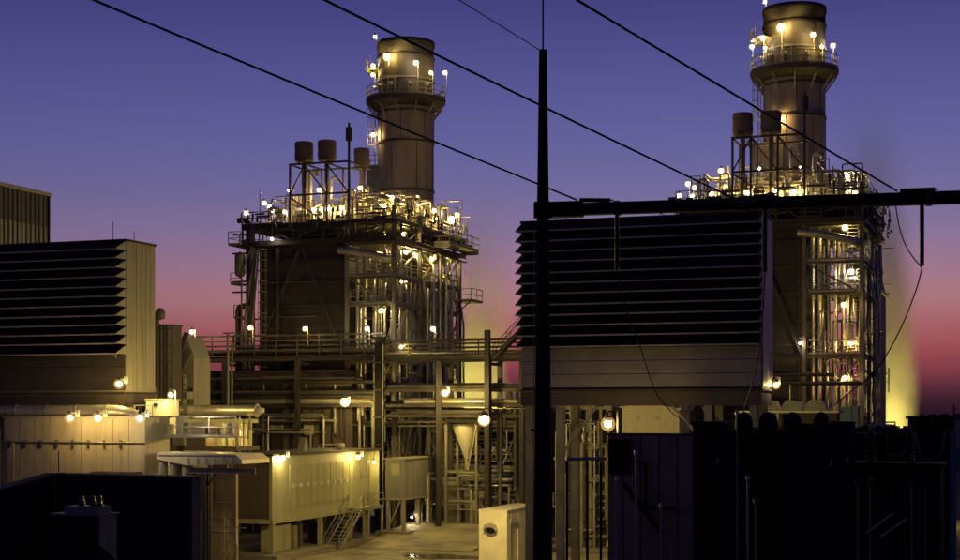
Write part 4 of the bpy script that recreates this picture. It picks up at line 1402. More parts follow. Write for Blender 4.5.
clutter(t, (-.5, -3.6, .4, xs[-1] + .4, 3.5, 5.2), 84, 31, .06, .2, valves=18, vertical=.25, floor=.05)
clutter(t, (-.5, -1.5, 5.8, xs[-1] + .4, 3.5, 9.2), 22, 32, .05, .14, valves=0, vertical=.2)
for x, y, r, h in ((2.4, -2.5, .45, 2.4), (4.6, -2.8, .3, 3.0), (6.6, -2.3, .5, 1.8)):
    part(t, "vessel", MB().lathe([(.02, .3), (r, .5), (r, h), (r * .6, h + .25), (.02, h + .3)], (x, y, 0), 16), M["clad"])
for x, z in ((2.0, 4.4), (3.8, 3.4)):
    part(t, "pump_body", MB().tube((x, -2.6, z), (x + 1.7, -2.6, z), .38, 14), M["clad"])
    part(t, "pump_base", MB().box(x + .1, -3.0, 0, x + 1.6, -2.2, z - .36), M["frame"])
part(t, "plinth", MB().box(-.8, -4.2, 0.03, xs[-1] + .8, 4.6, 1.2), M["concrete"])
structure("concrete_ramp", MB().prism([(-14, .03), (-4.203, .03), (-4.203, 1.2)], -.6, xs[-1] + .8, "x"), M["road"], PY)

PZ = frame_at(556, 112)
t = thing("cooling_pipework", "lit upright pipes and steel frames right of the tall black pole, under the louvred box", "pipework", PZ)
x1 = PZ.at_b(612)[0]
for p, w_ in ((562, .3), (571, .2), (579, .24), (590, .3), (601, .2), (609, .3)):
    x = PZ.at_b(p)[0]
    part(t, "column", MB().ibar((x, 0, 0), (x, 0, 10.4), w_), M["steel"])
for z in (10.4, 7.6, 5.2, 3.0):
    part(t, "beam", MB().ibar((0, -.02, z), (x1, -.02, z), .2, .26), M["steel"])
part(t, "brace", MB().bar((.1, -.2, 7.7), (1.9, -.2, 10.3), .1).bar((2.1, -.2, 7.7), (x1, -.2, 10.3), .1), M["steel"])
clutter(t, (0, -1.6, .3, x1, 3, 10.6), 40, 99, .05, .14, valves=8, floor=.05)
part(t, "bright_tray", MB().box(0, -.6, 6.6, x1, -.3, 6.75), M["white"])
railing(t, (0, -.7, 3.1), (x1, -.7, 3.1), m=M["galv"])
part(t, "plinth", MB().box(-.3, -1.8, 0.013, x1 + .2, 3.4, .3), M["concrete"])

f = frame_at(470, 150)
t = thing("workshop_hall", "low dark hall seen between the steelwork, far behind the hopper and the louvred box", "building", f)
part(t, "wall", MB().box(-3, 0, 0, 30, 8, 10.2), M["casing"])
part(t, "roof", MB().box(-3.3, -.3, 10.2, 30.3, 8.3, 10.5), M["roof"])
for k in range(16):
    part(t, "rib", MB().box(-2.5 + k * 2.1, -.12, 0, -2.3 + k * 2.1, -.003, 10.1), M["stiff"])
for k in range(5):
    part(t, "window", MB().box(.5 + k * 6, -.08, 6.2, 2.1 + k * 6, -.003, 7.4), M["window"])

# small gabled shed and things behind the brown wall
f = frame_at(622, 104)
s = 104 / FPX
t = thing("gabled_shed", "small pale gabled shed behind the brown wall, under the louvred box", "shed", f)
part(t, "wall", MB().prism([(0, 0), (58 * s, 0), (58 * s, CZ + 3 * s), (25 * s, CZ + 8 * s), (0, CZ + 5 * s)], 0, 3.5, "y"), M["beige"])
part(t, "roof", MB().prism([(-.15, CZ + 5 * s), (25 * s, CZ + 8 * s), (58 * s + .15, CZ + 3 * s), (58 * s + .15, CZ + 3 * s + .1), (25 * s, CZ + 8 * s + .1), (-.15, CZ + 5 * s + .1)], -.15, 3.6, "y"), M["beige"])
for x in (14 * s, 34 * s):
    part(t, "louvre", MB().box(x, -.05, CZ - 7 * s, x + 4 * s, -.003, CZ - 3 * s), M["steel"])

# ------------------------------------------------------------------ foreground, lower left: blast wall and small transformer
BW = Frame(*seen(192, 56)[:2], math.radians(-28))
zt = CZ - 65 / FPX * 56
aL = BW.at_b(55)[0]
t = thing("blast_wall", "large unlit near-black concrete wall at the lower left corner, its left wing sloping down", "wall", BW)
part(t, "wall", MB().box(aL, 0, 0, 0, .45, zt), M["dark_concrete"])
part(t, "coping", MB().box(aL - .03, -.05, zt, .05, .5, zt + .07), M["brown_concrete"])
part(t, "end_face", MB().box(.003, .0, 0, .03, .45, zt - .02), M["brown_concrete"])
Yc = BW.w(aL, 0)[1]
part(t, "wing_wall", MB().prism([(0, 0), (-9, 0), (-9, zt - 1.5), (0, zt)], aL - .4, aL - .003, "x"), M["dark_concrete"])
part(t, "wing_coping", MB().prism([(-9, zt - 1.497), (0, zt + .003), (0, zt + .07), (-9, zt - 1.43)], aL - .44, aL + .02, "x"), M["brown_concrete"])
part(t, "rod", MB().tube((aL, .2, zt), (aL, .2, zt + .9), .025, 5), M["steel"])

TF = frame_at(98, 47)
s = 47 / FPX
t = thing("small_transformer", "stepped box transformer with pale top slabs inside the dark blast wall, lower left", "transformer", TF)
part(t, "tank", MB().box(-52 * s, 0, 3.6, 0, 1.0, CZ - 103 * s), M["dark_concrete"])
part(t, "side_plate", MB().prism([(.03, CZ - 132 * s), (.03, CZ - 103 * s), (.98, CZ - 103 * s), (.98, CZ - 150 * s)], .003, .04, "x"), M["grey_box"])
part(t, "lower_cover", MB().box(-54 * s, -.1, CZ - 102.9 * s, 4 * s, 1.05, CZ - 101 * s), M["grey_box"])
part(t, "upper_cover", MB().box(-42 * s, .1, CZ - 100.9 * s, -4 * s, .9, CZ - 94 * s), M["grey_box"])
part(t, "radiator", MB().box(-40 * s, -.5, 4.5, -3 * s, -.05, CZ - 108 * s), M["dark_concrete"])
for x in (-30, -17, -9):
    part(t, "bushing", MB().lathe([(.09, 0), (.13, .05), (.07, .1), (.12, .15), (.06, .2), (.09, .25), (.03, .34)], (x * s, .5, CZ - 94 * s), 10), M["porcelain"])
for k in range(2):
    x = (-16 + k * 22) * s
    for j in range(5):
        part(t, "cooling_tube", MB().pipe([(x + (-6 + j * 2) * s, -.7, 4.6), (x + (-3 + j) * s, -.75, 5.35 + .05 * (2 - abs(j - 2))), (x + (-3 + j) * s, -.3, 5.5)], .02, 5), M["grey_box"])
part(t, "plinth", MB().box(-54 * s, -.8, 0, 4 * s, 1.2, 3.597), M["dark_concrete"])

# ------------------------------------------------------------------ foreground, right: substation
BR = frame_at(608, 62)
s = 62 / FPX
t = thing("fire_wall", "dull brown concrete fire wall beside the big lamp right of the black pole", "wall", BR)
aR = BR.at_b(700)[0]
part(t, "wall", MB().box(0, 0, 0, aR, .35, CZ - 22 * s), M["fire"])
part(t, "coping", MB().box(-.05, -.05, CZ - 22 * s, aR + .05, .4, CZ - 22 * s + .08), M["dark_steel"])
for k in range(5):
    x = .6 + k * .75
    part(t, "board_joint", MB().box(x, -.02, 0, x + .04, .003, CZ - 23 * s), M["dark_steel"])
part(t, "meter_box", MB().box(.15, -.5, CZ - 60 * s, 24 * s, -.003, CZ - 26 * s), M["dark_concrete"])
part(t, "cable_duct", MB().pipe([(20 * s, -.6, CZ - 70 * s), (24 * s, -.6, CZ - 75 * s), (58 * s, -.6, CZ - 118 * s)], .11, 8), M["black_steel"])
part(t, "loop_conduit", MB().pipe([(24 * s, -.4, CZ - 48 * s), (41 * s, -.4, CZ - 48 * s), (41 * s, -.4, CZ - 93 * s), (70 * s, -.4, CZ - 93 * s)], .07, 8), M["black_steel"])

fence_px = [(567, 458, 1), (588, 458, 1), (602, 458, 1)]
f = frame_at(567, 50)
s = 50 / FPX
t = thing("bus_frame", "thin black pipe frame with a bright top rail, right of the black pole", "frame", f)
part(t, "top_rail", MB().tube((0, 0, CZ - 46 * s), (40 * s, 0, CZ - 45 * s), .055, 8), M["galv"])
for x in (0, 21, 35):
    part(t, "post", MB().tube((x * s, 0, 0), (x * s, 0, CZ - 46 * s - .05), .045, 8), M["black_steel"])
for px, pyt, D, lab in ((617, 481, 48, "short thin grey conduit post in front of the brown fire wall, leftmost of these"),
                        (636, 455, 48, "tall thin grey conduit post in the middle of the brown fire wall"),
                        (661, 508, 48, "lowest thin grey conduit post, at the right side of the brown fire wall"),
                        (737, 415, 50, "tallest thin grey conduit post, against the black transformers"),
                        (748, 480, 45, "thin grey post low in the black area, third from the fire wall")):
    f = frame_at(px, D)
    t = thing("conduit_post", lab, "post", f, group="thin conduit posts in the substation")
    z = CZ - (pyt - HOR) / FPX * D
    part(t, "pipe_shaft", MB().tube((0, 0, 0), (0, 0, z), .035, 8), M["steel"])
    part(t, "cap", MB().lathe([(.06, 0), (.07, .1), (.02, .16)], (0, 0, z), 8), M["galv"])

# transformer bank
def transformer(fr, label, W_, H, seed):
    rnd = random.Random(seed)
    th = thing("power_transformer", label, "transformer", fr, group="black transformers in the substation")
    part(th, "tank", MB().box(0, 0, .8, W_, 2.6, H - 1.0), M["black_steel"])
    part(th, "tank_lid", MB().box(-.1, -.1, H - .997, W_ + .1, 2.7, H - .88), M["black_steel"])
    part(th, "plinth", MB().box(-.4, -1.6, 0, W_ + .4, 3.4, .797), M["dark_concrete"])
    for side in range(2):
        x0 = .2 + side * W_ * .5
        for k in range(9):
            x = x0 + k * W_ * .4 / 9
            part(th, "radiator_fin", MB().box(x, -1.1, 1.6, x + .05, -.15, H - 1.6), M["dark_steel"])  # lighter steel than the tank imitates highlights on the fins
        part(th, "radiator_header", MB().tube((x0 - .1, -.6, H - 1.5), (x0 + W_ * .4, -.6, H - 1.5), .1, 8), M["black_steel"])
    part(th, "conservator", MB().tube((.3, 1.8, H - .25), (W_ * .6, 1.8, H - .25), .36, 16), M["black_steel"])
    for x in (.6, W_ * .5):
        part(th, "conservator_leg", MB().bar((x, 1.8, H - .88), (x, 1.8, H - .55), .12), M["black_steel"])
    for k in range(3):
        x = W_ * (.22 + .28 * k)
        prof = [(.16, 0), (.16, .15)]
        for j in range(7):
            z = .2 + j * .12
            prof += [(.09, z), (.2, z + .03), (.09, z + .07)]
        prof += [(.05, 1.15), (.03, 1.3)]
        part(th, "bushing", MB().lathe(prof, (x, .7, H - .88), 12), M["porcelain"])
    return th


T1 = frame_at(700, 56)
transformer(T1, "left black transformer with round turrets, just right of the brown fire wall", 4.2, 9.3, 1)
f = frame_at(697, 53)
t = thing("bushing_turrets", "row of round black domes in front of the white roofed kiosk at the right", "turret", f)
s = 53 / FPX
part(t, "mounting_frame", MB().box(4 * s, 0, 0, 118 * s, 1.2, CZ - 16 * s), M["black_steel"])
for px, r in ((44, 9), (68, 10), (92, 9.5), (120, 8)):
    part(t, "turret", MB().lathe([(r * s, 0), (r * s, .25), (r * .85 * s, .42), (r * .5 * s, .55), (.02, .6)], (px * s, .6, CZ - 15.9 * s), 18), M["black_steel"])
T2 = frame_at(800, 52)
transformer(T2, "right black transformer in front of the steam plume's foot", 4.6, 9.2, 2)
f = frame_at(806, 60)
t = thing("dark_barrier_wall", "long near-black wall behind the transformers, at the foot of the right steam plume", "wall", f)
s = 60 / FPX
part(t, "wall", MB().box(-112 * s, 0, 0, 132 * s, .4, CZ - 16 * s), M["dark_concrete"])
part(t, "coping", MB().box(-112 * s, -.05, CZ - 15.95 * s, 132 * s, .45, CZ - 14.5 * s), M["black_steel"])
for k in range(9):
    part(t, "pilaster", MB().box((-104 + k * 28) * s, -.12, 0, (-100 + k * 28) * s, -.003, CZ - 17 * s), M["dark_concrete"])
railing(t, (64 * s, .2, CZ - 14.5 * s), (86 * s, .2, CZ - 14.5 * s), .22, m=M["galv"])
f = frame_at(908, 70)
t = thing("switch_cabinet", "black boxy cabinet block in front of the horizon at the right edge", "cabinet", f)
s = 70 / FPX
part(t, "body", MB().box(0, 0, 0, 44 * s, 2.5, CZ - 6 * s), M["black_steel"])
part(t, "roof", MB().box(-.1, -.1, CZ - 5.95 * s, 46 * s, 2.6, CZ - 3 * s), M["black_steel"])
for k in range(4):
    part(t, "door", MB().box((2 + k * 10.5) * s, -.05, 2, (11.5 + k * 10.5) * s, -.003, CZ - 8 * s), M["black_steel"])
f = frame_at(953, 44)
s = 44 / FPX
t = thing("steel_post", "blue-grey upright post at the right edge of the photo", "post", f)
part(t, "shaft", MB().box(-3 * s, 0, 0, 3 * s, .2, CZ - 18 * s), M["teal"])
part(t, "side_box", MB().box(3.2 * s, 0, CZ - 60 * s, 10 * s, .2, CZ - 36 * s), M["teal"])
part(t, "base_plate", MB().box(-.3, -.2, 0, .3, .4, .03), M["teal"])

f = frame_at(806, 58)
t = thing("cable_gantry", "low dark tangle of pipes and brackets along the black skyline at the right", "gantry", f)
s = 58 / FPX
rnd = random.Random(44)
part(t, "beam", MB().box(-70 * s, 0, 0, -69 * s, .2, CZ - 16 * s).box(-69 * s, 0, CZ - 18.5 * s, 118 * s, .2, CZ - 17 * s), M["black_steel"])
for k in range(22):
    x = (-66 + k * 8.4 + rnd.uniform(-2, 2)) * s
    h = rnd.choice((1.5, 2.5, 4, 3, 7)) * s
    if k % 3 == 0:
        part(t, "bracket", MB().bar((x, 0.1, CZ - 17 * s), (x, 0.1, CZ - 16 * s + h), .07).bar((x - .15, 0.1, CZ - 16 * s + h), (x + .2, 0.1, CZ - 16 * s + h), .06), M["black_steel"])
    else:
        part(t, "cable_box", MB().box(x, 0, CZ - 17 * s, x + rnd.uniform(2, 6) * s, .5, CZ - 15 * s + h * .6), M["black_steel"])
for k in range(6):
    x = (-60 + k * 33) * s
    part(t, "hanging_cable", MB().pipe([(x, -.1, CZ - 17 * s), (x + .2, -.12, CZ - (30 + k * 3) * s), (x + .9, -.1, CZ - (34 + k * 2) * s), (x + 1.1, -.1, CZ - 17 * s)], .03, 6, .4), M["steel"])

# busbar supports and cable hoops standing before the transformers: thin edges that catch the sky
rnd = random.Random(12)
for i, (px, D, pyt, lab) in enumerate(((756, 42, 505, "short black busbar support right of the tallest grey post"), (858, 42, 486, "black busbar support left of the crossed low bars, lower right"),
                                       (870, 42, 484, "black busbar support with slanting bars beside it, lower right"), (912, 42, 487, "rightmost black busbar support, lower right"))):
    f = frame_at(px, D)
    z = CZ - (pyt - HOR) / FPX * D
    t = thing("busbar_support", lab, "support", f, group="busbar supports at the lower right")
    part(t, "post", MB().tube((0, 0, 0), (0, 0, z), .028, 8), M["frame"])
    part(t, "top_insulator", MB().lathe([(.05, 0), (.09, .04), (.05, .08), (.09, .12), (.05, .16), (.02, .22)], (0, 0, z), 10), M["porcelain"])
    if i == 2:
        part(t, "slanting_bar", MB().bar((-.1, -.1, z - 1.35), (.6, -.1, z - .8), .06), M["galv"])
        part(t, "slanting_bar", MB().bar((.3, -.1, z - 1.42), (.95, -.1, z - .95), .05), M["galv"])
for i, (px, D, w_, pyt, lab) in enumerate(((708, 50, 1.0, 424, "near-black upright control box beside the fire wall, faintly blue"), (842, 50, .7, 424, "small near-black junction box on the dark skyline"),
                                           (812, 50, 1.6, 426, "wide low near-black box on the dark skyline"))):
    f = frame_at(px, D)
    z = CZ - (pyt - HOR) / FPX * D
    t = thing("control_box", lab, "control box", f, group="control boxes of the substation")
    part(t, "body", MB().box(-w_ / 2, 0, 0, w_ / 2, .8, z), M["dark_concrete"])
    part(t, "lid", MB().prism([(-w_ / 2 - .05, z), (w_ / 2 + .05, z), (w_ / 2, z + .08), (-w_ / 2, z + .1)], -.05, .85, "y"), M["black_steel"])
    part(t, "door", MB().box(-w_ / 2 + .08, -.03, z - 2.2, w_ / 2 - .08, -.003, z - .15), M["dark_concrete"])
    part(t, "handle", MB().box(w_ / 2 - .2, -.07, z - 1.3, w_ / 2 - .15, -.033, z - 1.1), M["galv"])

# white roofed kiosk with three hoods, blue-grey cabinet behind the transformers
f = frame_at(740, 98)
s = 98 / FPX
t = thing("roof_kiosk", "kiosk with a pale flat roof and three grey vent hoods, right of the louvred box", "kiosk", f)
part(t, "wall", MB().box(0, .1, 0, 95 * s, 4, CZ + .2 * s), M["casing"])
part(t, "roof", MB().box(-.2, -.1, CZ + .25 * s, 97 * s, 4.2, CZ + 2.2 * s), M["white"])
for px in (26, 50, 73):
    part(t, "vent_hood", MB().prism([((px - 10) * s, CZ + 2.25 * s), ((px + 12) * s, CZ + 2.25 * s), ((px + 8) * s, CZ + 12 * s), ((px - 5) * s, CZ + 13 * s), ((px - 9) * s, CZ + 8 * s)], .3, 1.8, "y"), M["grey_box"])
for px in (-24, -8):
    part(t, "downpipe", MB().tube((px * s + 3, -.2, 2), (px * s + 3, -.2, CZ), .1, 8), M["steel"])
f = frame_at(840, 96)
t = thing("blue_grey_cabinet", "blue-grey cabinet at the foot of the right stair bay", "cabinet", f)
part(t, "body", MB().box(0, 0, 0, 17 * s, 1.2, CZ + 6 * s), M["teal"])
part(t, "door_edge", MB().box(10 * s, -.04, 6, 10.6 * s, -.003, CZ + 5.5 * s), M["grey_box"])
part(t, "cover", MB().box(-.05, -.05, CZ + 6.02 * s, 17 * s + .05, 1.25, CZ + 6.6 * s), M["grey_box"])

# ------------------------------------------------------------------ black pole, beam, wires
PO = Frame(*seen(543, 36)[:2], math.radians(-13.6))
s = 36 / FPX
zt = CZ + 363 * s
zb = CZ + 203 * s
t = thing("line_gantry", "tall tapered black pole carrying a long black horizontal beam across the right half", "gantry", PO)
z0 = 0
rb = 9.6 * s
part(t, "pole", MB().lathe([(rb + .1, 0), (rb, CZ - 147 * s), (7.6 * s, CZ + 60 * s), (6.2 * s, CZ + 200 * s), (4.0 * s, zt), (.02, zt)], n=16), M["black_steel"])
part(t, "rod", MB().tube((0, 0, zt), (0, 0, zt + 3.2), .02, 6), M["black_steel"])
part(t, "collar", MB().tube((0, 0, zb - .2), (0, 0, zb + .18), 9.5 * s, 16), M["black_steel"])
part(t, "beam_socket", MB().box(.1, -.16, zb - .19, .95, .16, zb + .17), M["black_steel"])
part(t, "crossbeam", MB().box(.96, -.14, zb - .15, 16, .14, zb + .12), M["black_steel"])
part(t, "far_pole", MB().lathe([(rb + .1, 0), (6.2 * s, CZ + 200 * s), (4.0 * s, zt), (.02, zt)], (16.2, 0, 0), 16), M["black_steel"])
for x in (1.7, 4.6, 5.3, 8.7):
    part(t, "saddle_plate", MB().box(x, -.17, zb - .17, x + .14, .17, zb + .14), M["dark_steel"])
part(t, "step_bolts", MB().bar((-.28, -.1, 12.6), (.28, -.1, 12.6), .03).bar((-.28, -.1, 9.6), (-.05, -.1, 9.6), .06), M["dark_steel"])
part(t, "ground_strap", MB().tube((-.215, -.12, 5), (-.185, -.1, zb - .4), .012, 5), M["steel"])


def insulator(p, q, lab, r=.1, n=12, cat="insulator", name="insulator_string", group=None):
    p, q = Vector(p), Vector(q)
    f = Frame(p.x, p.y, 0.0)
    th = thing(name, lab, cat, f, 0, 0, p.z, group)
    d = q - p
    o = part(th, "core", MB().tube((0, 0, 0), d, r * .55, 8), M["porcelain"])
    for k in range(n):
        c = d * ((k + .5) / n)
        e = d.normalized() * .025
        part(th, "disc", MB().tube(c - e, c + e, r, 12, r * .7), M["porcelain"])
    part(th, "end_fitting", MB().tube(-d.normalized() * .07, (0, 0, 0), r * .4, 6), M["galv"])
    return th


WD = Vector((.7786, 1.0, -.1807))


def wire(name, pts, r, lab, group=None, cat="wire"):
    p0 = Vector(pts[0])
    f = Frame(p0.x, p0.y, 0.0)
    return solo(name, MB().pipe([Vector(p) - p0 for p in pts], r, 6, .4), M["wire"], f, lab, cat, group, 0, 0, p0.z)


def on_beam(px):
    a, _ = PO.at_b(px)
    return Vector(PO.w(a, 0, zb))


for i, (px0, py0, px1, lab, il) in enumerate((
        (577, 201, 606, "overhead wire ending on the beam nearest the black pole, lowest of three", "slanting strain insulator on the beam, nearest the black pole"),
        (735, 200, 768, "overhead wire ending on the middle of the beam, crossing over the left stack's rim", "slanting strain insulator on top of the middle of the beam"),
        (897, 192, 930, "overhead wire ending on the beam nearest the right edge of the photo", "slanting strain insulator on the beam nearest the right edge of the photo"))):
    q = on_beam(px1 + 4) + Vector((0, -.05, .17))
    st = Vector(seen(px0, q.y + .1, py0 - 1))
    insulator(q, st + (q - st).normalized() * .06, il, .06, 14, group="strain insulators on the beam")
    L = 66.0
    pts = []
    for k in range(15):
        tt = k / 14.0
        pts.append(st - WD * (tt * L) + Vector((0, 0, -.5 * 4 * tt * (1 - tt))))
    wire("overhead_wire", pts, .021, lab, "overhead wires to the beam")
# thin shield wire to the pole top
pt = Vector(PO.w(0, 0, zt - .05))
wire("shield_wire", [pt, pt + Vector((-6, -9, 1.35)), pt + Vector((-14, -21, 3.4)), pt + Vector((-30, -45, 8.0))], .012, "thinnest wire, from the tip of the black pole to the upper left")
# hanging posts under the beam
for px, pyb, lab in ((617, 270, "dark hanging post insulator under the beam, in front of the louvred box"),
                     (765, 272, "dark hanging post insulator under the beam, at the right edge of the louvred box"),
                     (922, 266, "hanging insulator string under the beam against the pink sky")):
    p = on_beam(px) + Vector((0, 0, -.16))
    z = CZ + (HOR - pyb) / FPX * p.y
    insulator(p, (p.x, p.y, z), lab, .06, 24, group="insulators hanging from the beam")
p = on_beam(922)
zc = CZ + (HOR - 268) / FPX * p.y
bot = Vector((p.x, p.y, zc))
tp = on_beam(897) + Vector((-.1, -.12, .1))
m1 = seen(899, tp.y, 228); m2 = seen(907, tp.y, 250)
wire("jumper_wire", [tp, m1, m2, bot], .014, "curved jumper wire from the beam's right insulator to the hanging string")
pts = [bot]
for px, py, D in ((918, 285, 34.4), (905, 320, 35), (889, 352, 35.6), (873, 375, 36.2), (850, 392, 37), (835, 405, 38)):
    pts.append(seen(px, D, py))
wire("dropper_wire", pts, .016, "long curved wire hanging from the insulator string down across the steam plume")
solo("wire_clamp", MB().ico((0, 0, 0), .07, 1).bar((-.12, 0, 0), (.12, 0, .1), .05), M["wire"], Frame(*seen(873, 36.2)[:2], 0.0), "small dark clamp on the curved dropper wire beside the right boiler", "clamp", z=seen(0, 36.2, 375)[2])
wire("dropper_wire", [seen(617, 35.6, 270), seen(628, 36, 318), seen(640, 37, 345), seen(648, 39, 372), seen(657, 41, 395), seen(672, 44, 413), seen(690, 50, 425)], .014,
     "thin curved wire hanging in front of the lower panels of the louvred box")
wire("dropper_wire", [seen(765, 35.1, 272), seen(764, 35.6, 300), seen(760, 36.5, 350), seen(752, 38, 385), seen(742, 44, 415)], .014,
     "thin wire hanging down beside the right edge of the louvred box")

# ------------------------------------------------------------------ horizon
rnd = random.Random(9)
mb = MB()
n = 700
for i in range(n):
    x = -1900 + i * 5.6
    y = 2300 + rnd.uniform(-60, 60)
    r = rnd.uniform(2.5, 6)
    mb.ico((x, y, r * .7 + rnd.uniform(0, 3)), r, 0)
o = structure("treeline", mb, M["tree"])
o["kind"] = "stuff"
o["label"] = "dark flat treeline far away on the horizon"
f = Frame(*seen(954, 420)[:2], 0)
t = thing("distant_pole", "tiny distant pole sticking up from the dark horizon at the right edge", "pole", f)
part(t, "shaft", MB().tube((0, 0, 0), (0, 0, 12.5), .2, 6), M["black_steel"])
part(t, "cross_arm", MB().bar((-1, 0, 11.2), (1, 0, 11.2), .15), M["black_steel"])

# ------------------------------------------------------------------ steam plumes
def plume(px, D, base_py, top_py, r0, r1, lean, dens, label, seed, fade0, fade1):
    x, y, zb_ = seen(px, D, base_py)
    zt_ = seen(px, D, top_py)[2]
    H = zt_ - zb_
    mb = MB()
    n, K = 20, 10
    vs, fs = [], []
    for k in range(K + 1):
        t = k / K
        R = (r0 + (r1 - r0) * t) * 1.06
        for i in range(n):
            a = 2 * math.pi * i / n
            vs.append((lean * t * t + R * math.cos(a), R * math.sin(a), H * t))
    for k in range(K):
        for i in range(n):
            j = (i + 1) % n
            fs.append((k * n + i, k * n + j, (k + 1) * n + j, (k + 1) * n + i))
    fs += [tuple(reversed(range(n))), tuple(range(K * n, K * n + n))]
    mb.add(vs, fs)
    m = bpy.data.materials.new("steam")
    m.use_nodes = True
    t = m.node_tree
    t.nodes.clear()
    L = t.links

    def math_(op, a, b=None, c=None, clamp=False):
        nd = t.nodes.new("ShaderNodeMath")
        nd.operation = op
        nd.use_clamp = clamp
        for i, v in enumerate((a, b, c)):
            if v is None: continue
            if isinstance(v, (int, float)): nd.inputs[i].default_value = v
            else: L.new(v, nd.inputs[i])
        return nd.outputs[0]
    tcn = t.nodes.new("ShaderNodeTexCoord")
    sp = t.nodes.new("ShaderNodeSeparateXYZ")
    nz = t.nodes.new("ShaderNodeTexNoise")
    nz.inputs["Scale"].default_value = .3
    nz.inputs["Detail"].default_value = 7
    mp = t.nodes.new("ShaderNodeMapping")
    mp.inputs["Scale"].default_value = (1, 1, .45)
    mp.inputs["Location"].default_value = (seed * 7, 0, 0)
    L.new(tcn.outputs["Object"], mp.inputs[0]); L.new(mp.outputs[0], nz.inputs["Vector"])
    L.new(tcn.outputs["Object"], sp.inputs[0])
    tz = math_("DIVIDE", sp.outputs["Z"], H)
    R = math_("MULTIPLY_ADD", tz, r1 - r0, r0)
    ax = math_("MULTIPLY", math_("MULTIPLY", tz, tz), lean)
    wob = math_("MULTIPLY", math_("SUBTRACT", nz.outputs["Fac"], .5), math_("MULTIPLY", R, 1.5))
    dx = math_("ADD", math_("SUBTRACT", sp.outputs["X"], ax), wob)
    rr = math_("SQRT", math_("ADD", math_("MULTIPLY", dx, dx), math_("MULTIPLY", sp.outputs["Y"], sp.outputs["Y"])))
    q = math_("DIVIDE", rr, R)
    fall = t.nodes.new("ShaderNodeMapRange")
    fall.interpolation_type = "SMOOTHSTEP"
    fall.inputs["From Min"].default_value = 1.0
    fall.inputs["From Max"].default_value = .25
    L.new(q, fall.inputs["Value"])
    fz = t.nodes.new("ShaderNodeMapRange")
    fz.interpolation_type = "SMOOTHSTEP"
    fz.inputs["From Min"].default_value = fade1
    fz.inputs["From Max"].default_value = fade0
    L.new(tz, fz.inputs["Value"])
    nn = math_("MULTIPLY_ADD", nz.outputs["Fac"], 3.2, -1.0, clamp=False)
    nn = math_("MAXIMUM", nn, 0.02)
    d = math_("MULTIPLY", math_("MULTIPLY", fall.outputs[0], fz.outputs[0]), math_("MULTIPLY", nn, dens))
    # thins as it widens
    d = math_("DIVIDE", d, math_("MULTIPLY_ADD", math_("MULTIPLY", tz, tz), 16.0, 1.0))
    pv = t.nodes.new("ShaderNodeVolumePrincipled")
    pv.inputs["Color"].default_value = (.88, .88, .86, 1)
    pv.inputs["Anisotropy"].default_value = .1
    L.new(d, pv.inputs["Density"])
    o = t.nodes.new("ShaderNodeOutputMaterial")
    L.new(pv.outputs[0], o.inputs["Volume"])
    ob = solo("steam_plume", mb, m, Frame(x, y, 0.0), label, "steam", z=zb_)
    ob["kind"] = "stuff"
    return ob


plume(480, 172, 400, 150, 4.0, 4.8, .8, 1.0, "broad faint steam plume rising behind the pipe bridge, right of the left stack", 1, .3, 1.0)
plume(890, 138, 432, 55, 2.4, 4.6, -2.4, 2.4, "tall steam plume glowing yellow at its foot, right of the right boiler", 2, .3, 1.0)

# cooling cells the steam comes from
for px, D, r, pyt, lab in ((480, 172, 4.0, 402, "low round steam outlet behind the pipe bridge"), (890, 138, 2.6, 433, "low round steam outlet under the right plume")):
    x, y, z = seen(px, D, pyt)
    f = Frame(x, y)
    t = thing("steam_outlet", lab, "vent", f)
    part(t, "barrel", MB().lathe([(r + .3, 0), (r + .1, z - .3), (r + .3, z), (r + .1, z), (r, z - .4), (r, 1), (.02, 1)], n=32), M["concrete"])
    part(t, "rim", MB().lathe([(r + .3, z - .2), (r + .42, z - .2), (r + .42, z - .003), (r + .3, z - .003)], n=32, smooth=False), M["steel"])

# ------------------------------------------------------------------ lamps
def ulamps(fr, items, group):
    for px, py, mode, v, kind, wt, r, lab in items:
        if mode == "b":
            a, z = fr.at_b(px, py, v)
            b = v
        else:
            b, z = fr.at_a(px, py, v)
            a = v
        p = fr.w(a, b, 0)
        fl = None
        if kind == "post":
            for lv in (43.15, 40.35, 30.9, 25.62, 21.4, 19.1, 14.4, 9.2):
                if z > lv + .4:
                    fl = lv
                    break
        col = PALE if wt < 60 else (WARM if wt < 300 else SODIUM)
        lamp(p[0], p[1], z, lab, kind, fl, wt, r, col, group=group)


